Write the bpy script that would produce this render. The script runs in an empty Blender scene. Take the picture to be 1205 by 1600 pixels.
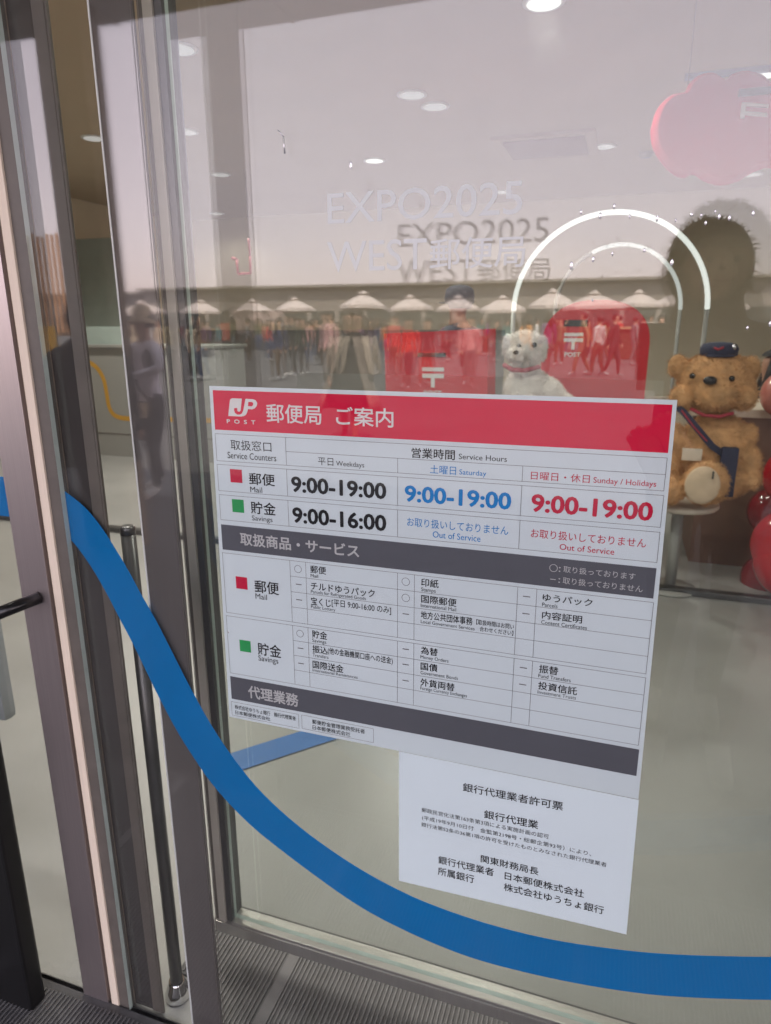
import bpy, bmesh, math, random
from mathutils import Vector, Matrix
R = math.radians
random.seed(7)
scene = bpy.context.scene
C = scene.collection

# ------------------------------------------------------------------ camera
PW, PH, FPX = 1205.0, 1600.0, 1065.0
PITCH, YAW, ROLL = R(15.43), R(18.82), R(-0.193)
CAM = Vector((0.0, -0.918, 1.45))
cp, sp, cy, sy = math.cos(PITCH), math.sin(PITCH), math.cos(YAW), math.sin(YAW)
FWD = Vector((-sy * cp, cy * cp, -sp))
rt = Vector((cy, sy, 0))
upv = rt.cross(FWD)
RGT = rt * math.cos(ROLL) + upv * math.sin(ROLL)
UPV = upv * math.cos(ROLL) - rt * math.sin(ROLL)
cd = bpy.data.cameras.new('camera')
cam = bpy.data.objects.new('camera', cd)
C.objects.link(cam)
m = Matrix((RGT, UPV, -FWD)).transposed().to_4x4()
m.translation = CAM
cam.matrix_world = m
cd.sensor_fit = 'HORIZONTAL'
cd.sensor_width = 7.0
cd.lens = 7.0 * FPX / PW
cd.clip_start = 0.02
cd.clip_end = 3000
cd.dof.use_dof = True
cd.dof.focus_distance = 1.0
cd.dof.aperture_fstop = 1.8
scene.camera = cam

# ------------------------------------------------------------------ sky, sun, exposure
SUN_EL, SUN_AZ = R(60), R(20)          # the sun stands behind the building, so the glass front is in shade
w = bpy.data.worlds.new('World')
scene.world = w
w.use_nodes = True
nt = w.node_tree
sky = nt.nodes.new('ShaderNodeTexSky')
sky.sky_type = 'NISHITA'
sky.sun_disc = False
sky.sun_elevation = SUN_EL
sky.sun_rotation = SUN_AZ
sky.air_density = 1.0
sky.dust_density = 1.2
sky.ozone_density = 1.0
hs = nt.nodes.new('ShaderNodeHueSaturation')
hs.inputs['Saturation'].default_value = 0.42
hs.inputs['Value'].default_value = 1.15
bg = nt.nodes['Background']
bg.inputs['Strength'].default_value = 0.15
nt.links.new(sky.outputs[0], hs.inputs['Color'])
mx = nt.nodes.new('ShaderNodeMix')
mx.data_type = 'RGBA'
mx.inputs[0].default_value = 0.5
gc = nt.nodes.new('ShaderNodeTexCoord')          # thin bright cloud and haze: rosy near the horizon, bluer overhead
gs = nt.nodes.new('ShaderNodeSeparateXYZ')
gr_ = nt.nodes.new('ShaderNodeValToRGB')
nt.links.new(gc.outputs['Generated'], gs.inputs[0])
nt.links.new(gs.outputs['Z'], gr_.inputs['Fac'])
gr_.color_ramp.elements[0].position = 0.0
gr_.color_ramp.elements[0].color = (0.62, 0.44, 0.45, 1)
gr_.color_ramp.elements[1].position = 0.75
gr_.color_ramp.elements[1].color = (0.40, 0.50, 0.62, 1)
ge = gr_.color_ramp.elements.new(0.30)
ge.color = (0.51, 0.43, 0.475, 1)
gm = nt.nodes.new('ShaderNodeMix')
gm.data_type = 'RGBA'
gm.blend_type = 'MULTIPLY'
gm.inputs[0].default_value = 1.0
gm.inputs[7].default_value = (10, 10, 10, 1)
nt.links.new(gr_.outputs[0], gm.inputs[6])
nt.links.new(gm.outputs[2], mx.inputs[7])
nt.links.new(hs.outputs[0], mx.inputs[6])
tn = nt.nodes.new('ShaderNodeMix')
tn.data_type = 'RGBA'
tn.blend_type = 'MULTIPLY'
tn.inputs[0].default_value = 1.0
tn.inputs[7].default_value = (0.925, 0.875, 0.885, 1)
nt.links.new(mx.outputs[2], tn.inputs[6])
nt.links.new(tn.outputs[2], bg.inputs['Color'])
sd = bpy.data.lights.new('sun', 'SUN')
sd.energy = 2.6
sd.angle = R(0.6)
sd.color = (1.0, 0.90, 0.80)
sun = bpy.data.objects.new('sun', sd)
C.objects.link(sun)
sdir = Vector((math.sin(SUN_AZ) * math.cos(SUN_EL), math.cos(SUN_AZ) * math.cos(SUN_EL), math.sin(SUN_EL)))
sun.rotation_euler = sdir.to_track_quat('Z', 'Y').to_euler()
sun.location = (0, 6, 12)
scene.view_settings.view_transform = 'Standard'
scene.view_settings.look = 'None'
scene.view_settings.exposure = 2.36
scene.view_settings.gamma = 1.0
scene.cycles.use_adaptive_sampling = False
scene.cycles.max_bounces = 9
scene.cycles.transparent_max_bounces = 24
scene.cycles.glossy_bounces = 6
scene.cycles.sample_clamp_indirect = 4.0


def at(px, py, Y):
    """a point seen at photo pixel px, py whose depth behind the glass is Y metres (the glass front is the plane y = 0)"""
    v = FWD + RGT * ((px - PW / 2) / FPX) - UPV * ((py - PH / 2) / FPX)
    return CAM + v * ((Y - CAM.y) / v.y)


def out(px, py, Y):
    """the same for something on the plaza that the glass mirrors: it stands Y metres in front of the glass"""
    p = at(px, py, Y)
    return Vector((p.x, -p.y, p.z))


# ------------------------------------------------------------------ materials
def nodes(name):
    mt = bpy.data.materials.new(name)
    mt.use_nodes = True
    t = mt.node_tree
    return mt, t, t.nodes['Principled BSDF']


def mat(name, col, rough=0.5, metal=0.0, var=0.12, scale=8.0, bump=0.0, bscale=60.0, spec=0.5, coat=0.0, emit=None, stretch=None):
    mt, t, b = nodes(name)
    b.inputs['Roughness'].default_value = rough
    b.inputs['Metallic'].default_value = metal
    b.inputs['Specular IOR Level'].default_value = spec
    b.inputs['Coat Weight'].default_value = coat
    tc = t.nodes.new('ShaderNodeTexCoord')
    src = tc.outputs['Object']
    if stretch:
        mp = t.nodes.new('ShaderNodeMapping')
        mp.inputs['Scale'].default_value = stretch
        t.links.new(src, mp.inputs[0])
        src = mp.outputs[0]
    if var:
        n = t.nodes.new('ShaderNodeTexNoise')
        n.inputs['Scale'].default_value = scale
        n.inputs['Detail'].default_value = 6
        n.inputs['Roughness'].default_value = 0.6
        t.links.new(src, n.inputs['Vector'])
        r = t.nodes.new('ShaderNodeValToRGB')
        r.color_ramp.elements[0].position = 0.3
        r.color_ramp.elements[1].position = 0.7
        r.color_ramp.elements[0].color = [c * (1 - var) for c in col[:3]] + [1]
        r.color_ramp.elements[1].color = [min(1, c * (1 + var)) for c in col[:3]] + [1]
        t.links.new(n.outputs['Fac'], r.inputs['Fac'])
        t.links.new(r.outputs['Color'], b.inputs['Base Color'])
        rr = t.nodes.new('ShaderNodeMapRange')
        rr.inputs['To Min'].default_value = max(0, rough * 0.85)
        rr.inputs['To Max'].default_value = min(1, rough * 1.15)
        t.links.new(n.outputs['Fac'], rr.inputs['Value'])
        t.links.new(rr.outputs[0], b.inputs['Roughness'])
    else:
        b.inputs['Base Color'].default_value = (*col[:3], 1)
    if bump:
        n2 = t.nodes.new('ShaderNodeTexNoise')
        n2.inputs['Scale'].default_value = bscale
        n2.inputs['Detail'].default_value = 4
        t.links.new(src, n2.inputs['Vector'])
        bp = t.nodes.new('ShaderNodeBump')
        bp.inputs['Strength'].default_value = bump
        bp.inputs['Distance'].default_value = 0.01
        t.links.new(n2.outputs['Fac'], bp.inputs['Height'])
        t.links.new(bp.outputs[0], b.inputs['Normal'])
    if emit:
        b.inputs['Emission Color'].default_value = (*emit[0], 1)
        b.inputs['Emission Strength'].default_value = emit[1]
    return mt


def glass(name, r0=0.045, tint=(0.95, 0.955, 0.945), rough=0.0, dust=0.004, wave=0.03):
    """window glass: mirrors a few per cent at each face (more at a grazing angle), lets the rest straight through"""
    mt = bpy.data.materials.new(name)
    mt.use_nodes = True
    t = mt.node_tree
    t.nodes.remove(t.nodes['Principled BSDF'])
    o = t.nodes['Material Output']
    lw = t.nodes.new('ShaderNodeLayerWeight')
    pw = t.nodes.new('ShaderNodeMath'); pw.operation = 'POWER'; pw.inputs[1].default_value = 5
    t.links.new(lw.outputs['Facing'], pw.inputs[0])
    ma = t.nodes.new('ShaderNodeMath'); ma.operation = 'MULTIPLY_ADD'
    ma.inputs[1].default_value = 1 - r0
    ma.inputs[2].default_value = r0
    t.links.new(pw.outputs[0], ma.inputs[0])
    tr = t.nodes.new('ShaderNodeBsdfTransparent'); tr.inputs[0].default_value = (*tint, 1)
    gl = t.nodes.new('ShaderNodeBsdfGlossy'); gl.inputs['Roughness'].default_value = rough
    n = t.nodes.new('ShaderNodeTexNoise'); n.inputs['Scale'].default_value = 2.2; n.inputs['Detail'].default_value = 1
    tc = t.nodes.new('ShaderNodeTexCoord')
    bp = t.nodes.new('ShaderNodeBump'); bp.inputs['Strength'].default_value = wave; bp.inputs['Distance'].default_value = 0.01
    t.links.new(tc.outputs['Object'], n.inputs['Vector'])
    t.links.new(n.outputs['Fac'], bp.inputs['Height'])
    t.links.new(bp.outputs[0], gl.inputs['Normal'])
    mx = t.nodes.new('ShaderNodeMixShader')
    t.links.new(ma.outputs[0], mx.inputs[0])
    t.links.new(tr.outputs[0], mx.inputs[1])
    t.links.new(gl.outputs[0], mx.inputs[2])
    # a thin film of dust and wiping streaks
    mp = t.nodes.new('ShaderNodeMapping'); mp.inputs['Scale'].default_value = (9, 9, 0.8)
    t.links.new(tc.outputs['Object'], mp.inputs[0])
    n2 = t.nodes.new('ShaderNodeTexNoise'); n2.inputs['Scale'].default_value = 2.0; n2.inputs['Detail'].default_value = 5
    t.links.new(mp.outputs[0], n2.inputs['Vector'])
    n3 = t.nodes.new('ShaderNodeTexNoise'); n3.inputs['Scale'].default_value = 5.0; n3.inputs['Detail'].default_value = 8
    t.links.new(tc.outputs['Object'], n3.inputs['Vector'])
    mm = t.nodes.new('ShaderNodeMath'); mm.operation = 'MULTIPLY'
    t.links.new(n2.outputs['Fac'], mm.inputs[0]); t.links.new(n3.outputs['Fac'], mm.inputs[1])
    mr = t.nodes.new('ShaderNodeMapRange')
    mr.inputs['From Min'].default_value = 0.12; mr.inputs['From Max'].default_value = 0.42
    mr.inputs['To Min'].default_value = dust * 0.35; mr.inputs['To Max'].default_value = dust * 1.7
    t.links.new(mm.outputs[0], mr.inputs['Value'])
    df = t.nodes.new('ShaderNodeBsdfDiffuse'); df.inputs[0].default_value = (0.75, 0.72, 0.70, 1)
    m2 = t.nodes.new('ShaderNodeMixShader')
    t.links.new(mr.outputs[0], m2.inputs[0])
    t.links.new(mx.outputs[0], m2.inputs[1])
    t.links.new(df.outputs[0], m2.inputs[2])
    t.links.new(m2.outputs[0], o.inputs[0])
    return mt


def emitter(name, col, s):
    mt = bpy.data.materials.new(name)
    mt.use_nodes = True
    t = mt.node_tree
    t.nodes.remove(t.nodes['Principled BSDF'])
    e = t.nodes.new('ShaderNodeEmission')
    e.inputs[0].default_value = (*col, 1)
    e.inputs[1].default_value = s
    t.links.new(e.outputs[0], t.nodes['Material Output'].inputs[0])
    return mt


# ------------------------------------------------------------------ objects
def tag(o, label=None, cat=None, group=None, kind=None):
    if label: o['label'] = label
    if cat: o['category'] = cat
    if group: o['group'] = group
    if kind: o['kind'] = kind
    return o


def empty(name, loc, label, cat, group=None, rz=0):
    o = bpy.data.objects.new(name, None)
    C.objects.link(o)
    o.location = loc
    o.rotation_euler = (0, 0, rz)
    o.empty_display_size = 0.1
    return tag(o, label, cat, group)


def copy_tree(o, parent=None):
    c = o.copy()
    C.objects.link(c)
    if parent is not None:
        c.parent = parent
    for ch in [x for x in C.objects if x.parent == o]:
        copy_tree(ch, c)
    return c


class MB:
    """collects shapes (world coordinates, or the thing's own when built under an Empty) into one mesh"""

    def __init__(s):
        s.bm = bmesh.new()
        s.mi = 0

    def _f(s, vs, smooth=False):
        try:
            f = s.bm.faces.new(vs)
            f.material_index = s.mi
            f.smooth = smooth
            return f
        except ValueError:
            return None

    def box(s, x0, x1, y0, y1, z0, z1, bev=0.0):
        b2 = bmesh.new()
        bmesh.ops.create_cube(b2, size=1)
        for v in b2.verts:
            v.co = Vector(((x0 + x1) / 2 + v.co.x * (x1 - x0), (y0 + y1) / 2 + v.co.y * (y1 - y0), (z0 + z1) / 2 + v.co.z * (z1 - z0)))
        if bev:
            bmesh.ops.bevel(b2, geom=list(b2.edges), offset=bev, segments=2, affect='EDGES', profile=0.7)
        s.add(b2)
        return s

    def add(s, b2, mtx=None, smooth=None):
        mp = {}
        for v in b2.verts:
            mp[v] = s.bm.verts.new(mtx @ v.co if mtx else v.co)
        for f in b2.faces:
            nf = s._f([mp[v] for v in f.verts], f.smooth if smooth is None else smooth)
        b2.free()

    def ball(s, c, r, seg=24, rings=16, rot=None):
        b2 = bmesh.new()
        bmesh.ops.create_uvsphere(b2, u_segments=seg, v_segments=rings, radius=1)
        r = Vector(r) if not isinstance(r, (int, float)) else Vector((r, r, r))
        mtx = Matrix.Translation(c) @ (rot.to_4x4() if rot else Matrix()) @ Matrix.Diagonal((*r, 1))
        s.add(b2, mtx, True)
        return s

    def tube(s, pts, r, seg=12, cap=True):
        pts = [Vector(p) for p in pts]
        rs = r if isinstance(r, (list, tuple)) else [r] * len(pts)
        rings = []
        u = None
        for i, p in enumerate(pts):
            d = (pts[min(i + 1, len(pts) - 1)] - pts[max(i - 1, 0)]).normalized()
            if u is None:
                u = d.orthogonal().normalized()
            else:
                u = (u - d * u.dot(d)).normalized()
            v = d.cross(u)
            rings.append([s.bm.verts.new(p + (u * math.cos(2 * math.pi * k / seg) + v * math.sin(2 * math.pi * k / seg)) * rs[i]) for k in range(seg)])
        for a, b in zip(rings, rings[1:]):
            for k in range(seg):
                s._f([a[k], a[(k + 1) % seg], b[(k + 1) % seg], b[k]], True)
        if cap:
            s._f(list(reversed(rings[0])))
            s._f(rings[-1])
        return s

    def lathe(s, prof, c=(0, 0, 0), seg=32):
        c = Vector(c)
        prof = [(max(a, 1e-4), b) for a, b in prof]
        rings = []
        for r, z in prof:
            rings.append([s.bm.verts.new(c + Vector((r * math.cos(2 * math.pi * k / seg), r * math.sin(2 * math.pi * k / seg), z))) for k in range(seg)])
        for a, b in zip(rings, rings[1:]):
            for k in range(seg):
                s._f([a[k], a[(k + 1) % seg], b[(k + 1) % seg], b[k]], True)
        s._f(list(reversed(rings[0])))
        s._f(rings[-1])
        return s

    def prism(s, poly, y0, y1):
        """outline in x, z (given counter-clockwise or not), thick from y0 (towards the street) to y1"""
        a = [s.bm.verts.new((p[0], y0, p[1])) for p in poly]
        b = [s.bm.verts.new((p[0], y1, p[1])) for p in poly]
        n = len(poly)
        fs = [s._f(a), s._f(list(reversed(b)))]
        for k in range(n):
            s._f([a[(k + 1) % n], a[k], b[k], b[(k + 1) % n]])
        return s

    def build(s, name, mats, parent=None, bevel=0, normals=True):
        if normals:
            bmesh.ops.recalc_face_normals(s.bm, faces=list(s.bm.faces))
        big = [f for f in s.bm.faces if len(f.verts) > 4]
        if big:
            bmesh.ops.triangulate(s.bm, faces=big)
        me = bpy.data.meshes.new(name)
        s.bm.to_mesh(me)
        s.bm.free()
        for mt in (mats if isinstance(mats, (list, tuple)) else [mats]):
            me.materials.append(mt)
        o = bpy.data.objects.new(name, me)
        C.objects.link(o)
        if parent is not None:
            o.parent = parent
        return o


def single(mb, name, mats, label, cat, group=None, kind=None):
    return tag(mb.build(name, mats), label, cat, group, kind)


def text_bm(body, bold=0.0):
    c = bpy.data.curves.new('lettering', 'FONT')
    c.body = body
    c.size = 1
    c.resolution_u = 3
    c.offset = bold
    o = bpy.data.objects.new('lettering', c)
    C.objects.link(o)
    bpy.context.view_layer.update()
    me = bpy.data.meshes.new_from_object(o.evaluated_get(bpy.context.evaluated_depsgraph_get()))
    C.objects.unlink(o)
    bpy.data.objects.remove(o)
    bpy.data.curves.remove(c)
    b = bmesh.new()
    b.from_mesh(me)
    bpy.data.meshes.remove(me)
    return b


def put_text(mb, body, x, z, wd, ht, y, bold=0.0, rot=0.0):
    """fit a line of lettering into the box x..x+wd, z..z+ht of the plane at depth y; weight is built up from strokes laid over one another"""
    latin = all(ord(ch) < 0x250 for ch in body) and any(ch.isalpha() for ch in body)
    sh = [(0, 0)]
    if bold:
        sh = [(0, 0), (bold, 0), (-bold, 0), (0, bold), (0, -bold)]
        if bold > 0.015:
            d = bold * 0.7
            sh += [(d, d), (-d, d), (d, -d), (-d, -d)]
    b0 = text_bm(body)
    for i, (dx, dz) in enumerate(sh):
        b = b0.copy()
        xs = [v.co.x for v in b.verts]
        zs = [v.co.y for v in b.verts]
        x0, x1 = min(xs) - bold, max(xs) + bold
        z0, z1 = (-bold, 0.682 + bold) if latin else (min(zs) - bold, max(zs) + bold)
        for v in b.verts:
            a = (v.co.x + dx - x0) / (x1 - x0) * wd
            h = (v.co.y + dz - z0) / (z1 - z0) * ht
            v.co = Vector((x + a - rot * h, y - i * 0.00003, z + h + rot * a))
        for f in b.faces:
            f.normal_update()
            if f.normal.y > 0:
                f.normal_flip()
        mb.add(b)
    b0.free()

# notice lettering: text, x, z, width, height in mm on the glass, ink, weight, tilt
TEXTS = [
    ('郵便局', -502.1, 1307.0, 90.4, 28.3, 'w', 1, 0),
    ('ご案内', -388.6, 1307.6, 88.2, 27.4, 'w', 1, 0),
    ('P  O  S  T', -571.4, 1302.9, 50.0, 6.2, 'w', 2, 0),
    ('取扱窓口', -567.3, 1261.5, 70.9, 16.1, 'k', 0, 0),
    ('Service Counters', -574.0, 1247.7, 85.0, 10.2, 'k', 0, 0),
    ('平日', -419.3, 1246.4, 24.9, 11.7, 'k', 0, 0),
    ('Weekdays', -390.1, 1247.3, 44.7, 7.2, 'k', 0, 0),
    ('郵便', -538.4, 1207.9, 45.2, 19.2, 'k', 1, 0),
    ('Mail', -537.2, 1195.9, 21.1, 8.8, 'k', 0, 0),
    ('9:00-19:00', -465.4, 1201.4, 154.0, 25.1, 'k', 3, 0),
    ('営業時間', -273.3, 1266.1, 63.0, 14.7, 'k', 1, 0),
    ('Service Hours', -204.8, 1268.3, 67.0, 7.5, 'k', 0, 0),
    ('土曜日', -245.8, 1245.1, 37.7, 12.5, 'b', 0, 0),
    ('Saturday', -203.4, 1246.6, 38.0, 7.1, 'b', 0, 0),
    ('9:00-19:00', -283.3, 1200.9, 154.1, 24.7, 'b', 3, 0),
    ('日曜日・休日', -104.5, 1246.1, 76.5, 11.4, 'r', 0, 0),
    ('Sunday / Holidays', -23.2, 1247.4, 77.4, 7.4, 'r', 0, 0),
    ('9:00-19:00', -102.1, 1201.0, 155.8, 25.5, 'r', 3, 0),
    ('お取り扱いしておりません', -100.2, 1164.1, 149.6, 12.9, 'r', 0, 0),
    ('Out of Service', -60.5, 1150.5, 71.3, 8.5, 'r', 0, 0),
    ('貯金', -538.0, 1160.7, 44.0, 20.5, 'k', 1, 0),
    ('Savings', -537.2, 1149.7, 36.8, 7.9, 'k', 0, 0),
    ('9:00-16:00', -465.6, 1152.2, 154.1, 25.5, 'k', 3, 0),
    ('取扱商品・サービス', -560.9, 1105.9, 205.6, 21.5, 'g', 2, 0),
    ('お取り扱いしておりません', -279.4, 1163.9, 148.0, 13.6, 'b', 0, 0),
    ('Out of Service', -240.3, 1150.5, 70.1, 9.3, 'b', 0, 0),
    ('郵便', -539.6, 1026.4, 44.5, 22.2, 'k', 1, 0),
    ('Mail', -538.8, 1015.3, 21.1, 9.6, 'k', 0, 0),
    ('郵便', -438.3, 1072.2, 27.3, 12.8, 'k', 1, 0),
    ('Mail', -438.0, 1065.1, 12.9, 5.6, 'k', 0, 0),
    ('チルドゆうパック', -438.2, 1044.0, 107.7, 13.0, 'k', 1, 0),
    ('Parcels for Refrigerated Goods', -438.4, 1038.0, 93.2, 5.5, 'k', 0, 0),
    ('宝くじ', -438.8, 1018.0, 34.2, 13.7, 'k', 1, 0),
    ('[平日 9:00-16:00 のみ]', -402.9, 1018.8, 98.7, 13.6, 'k', 0.5, 0),
    ('Public Lottery', -439.0, 1012.0, 41.9, 5.5, 'k', 0, 0),
    ('貯金', -438.9, 960.4, 26.6, 13.9, 'k', 1, 0),
    ('Savings', -439.1, 953.0, 24.7, 6.0, 'k', 0, 0),
    ('振込', -439.2, 934.0, 26.8, 13.7, 'k', 1, 0),
    ('(他の金融機関口座への送金)', -412.1, 934.1, 110.5, 13.9, 'k', 0.5, 0),
    ('Transfers', -439.2, 926.8, 28.0, 5.8, 'k', 0, 0),
    ('国際送金', -439.9, 905.9, 54.7, 14.2, 'k', 1, 0),
    ('International Remittances', -440.1, 899.8, 79.1, 5.3, 'k', 0, 0),
    ('貯金', -540.4, 913.8, 43.9, 23.1, 'k', 1, 0),
    ('Savings', -540.2, 902.9, 37.5, 9.9, 'k', 0, 0),
    ('印紙', -256.9, 1072.2, 26.9, 13.2, 'k', 1, 0),
    ('Stamps', -256.8, 1064.5, 22.4, 6.1, 'k', 0, 0),
    ('国際郵便', -256.6, 1046.0, 54.2, 12.9, 'k', 1, 0),
    ('International Mail', -257.1, 1038.9, 54.3, 5.6, 'k', 0, 0),
    ('地方公共団体事務', -256.9, 1020.0, 79.2, 12.7, 'k', 1, 0),
    ('Local Government Services', -256.8, 1012.6, 82.6, 5.4, 'k', 0, 0),
    ('【取扱時間はお問い', -172.0, 1022.5, 55.1, 8.5, 'k', 0.5, 0),
    ('合わせください】', -166.6, 1012.6, 49.2, 7.9, 'k', 0.5, 0),
    (':', -59.6, 1118.2, 2.3, 7.1, 'g', 0, 0),
    ('取り扱っております', -53.4, 1118.1, 93.8, 9.6, 'g', 0, 0),
    (':', -59.1, 1102.1, 2.3, 6.8, 'g', 0, 0),
    ('取り扱っておりません', -53.3, 1101.4, 104.3, 9.9, 'g', 0, 0),
    ('ゆうパック', -79.0, 1072.2, 67.5, 11.2, 'k', 1, 0),
    ('Parcels', -79.1, 1063.9, 21.2, 5.9, 'k', 0, 0),
    ('内容証明', -78.4, 1045.3, 54.9, 12.0, 'k', 1, 0),
    ('Content Certificates', -78.8, 1037.0, 62.6, 5.9, 'k', 0, 0),
    ('為替', -256.2, 961.2, 26.8, 12.9, 'k', 1, 0),
    ('Money Orders', -256.6, 953.6, 44.1, 5.4, 'k', 0, 0),
    ('国債', -256.3, 934.3, 26.8, 13.0, 'k', 1, 0),
    ('Government Bonds', -256.3, 926.8, 59.3, 5.7, 'k', 0, 0),
    ('外貨両替', -256.3, 906.5, 54.4, 13.4, 'k', 1, 0),
    ('Foreign Currency Exchanges', -256.2, 899.9, 73.8, 5.5, 'k', 0, 0),
    ('振替', -77.8, 960.1, 27.3, 13.2, 'k', 1, 0),
    ('Fund Transfers', -78.1, 952.4, 45.8, 5.9, 'k', 0, 0),
    ('投資信託', -77.6, 933.2, 55.1, 13.0, 'k', 1, 0),
    ('Investment Trusts', -77.8, 926.2, 54.5, 5.4, 'k', 0, 0),
    ('代理業務', -564.1, 827.7, 95.7, 24.6, 'g', 2, 0),
    ('株式会社ゆうちょ銀行\u3000銀行代理業者', -592.7, 800.4, 117.8, 8.6, 'k', 0.5, 0),
    ('日本郵便株式会社', -592.5, 790.0, 68.5, 8.0, 'k', 0.5, 0),
    ('郵便貯金管理業務受託者', -444.4, 801.1, 94.5, 8.6, 'k', 0.5, 0),
    ('日本郵便株式会社', -444.2, 790.4, 68.8, 8.6, 'k', 0.5, 0),
    ('銀行代理業者許可票', -184.3, 732.7, 154.9, 15.6, 'p', 1, 0.016),
    ('銀行代理業', -148.8, 691.2, 84.8, 15.4, 'p', 1, 0.016),
    ('郵政民営化法第163条第3項による実施計画の認可', -251.7, 675.7, 204.7, 8.6, 'p', 0, 0.016),
    ('(平成19年9月10日付\u3000金監第2198号・総郵企第93号）により、', -250.7, 659.8, 268.0, 9.9, 'p', 0, 0.016),
    ('銀行法第52条の36第1項の許可を受けたものとみなされた銀行代理業者', -251.9, 647.6, 292.5, 8.4, 'p', 0, 0.016),
    ('関東財務局長', -151.0, 605.5, 92.4, 14.7, 'p', 1, 0.016),
    ('銀行代理業者', -221.7, 582.2, 92.8, 15.9, 'p', 1, 0.016),
    ('日本郵便株式会社', -111.3, 583.6, 123.2, 15.1, 'p', 1, 0.016),
    ('所属銀行', -221.9, 559.1, 61.4, 16.4, 'p', 1, 0.016),
    ('株式会社ゆうちょ銀行', -111.8, 561.2, 155.1, 15.6, 'p', 1, 0.016),
    ('EXPO2025', -393.5, 1581.0, 260.7, 37.4, 'e', 0.5, 0),
    ('WEST', -395.2, 1519.5, 140.9, 38.0, 'e', 0.5, 0),
    ('郵便局', -249.9, 1518.5, 123.4, 38.0, 'e', 1, 0),
]

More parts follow.
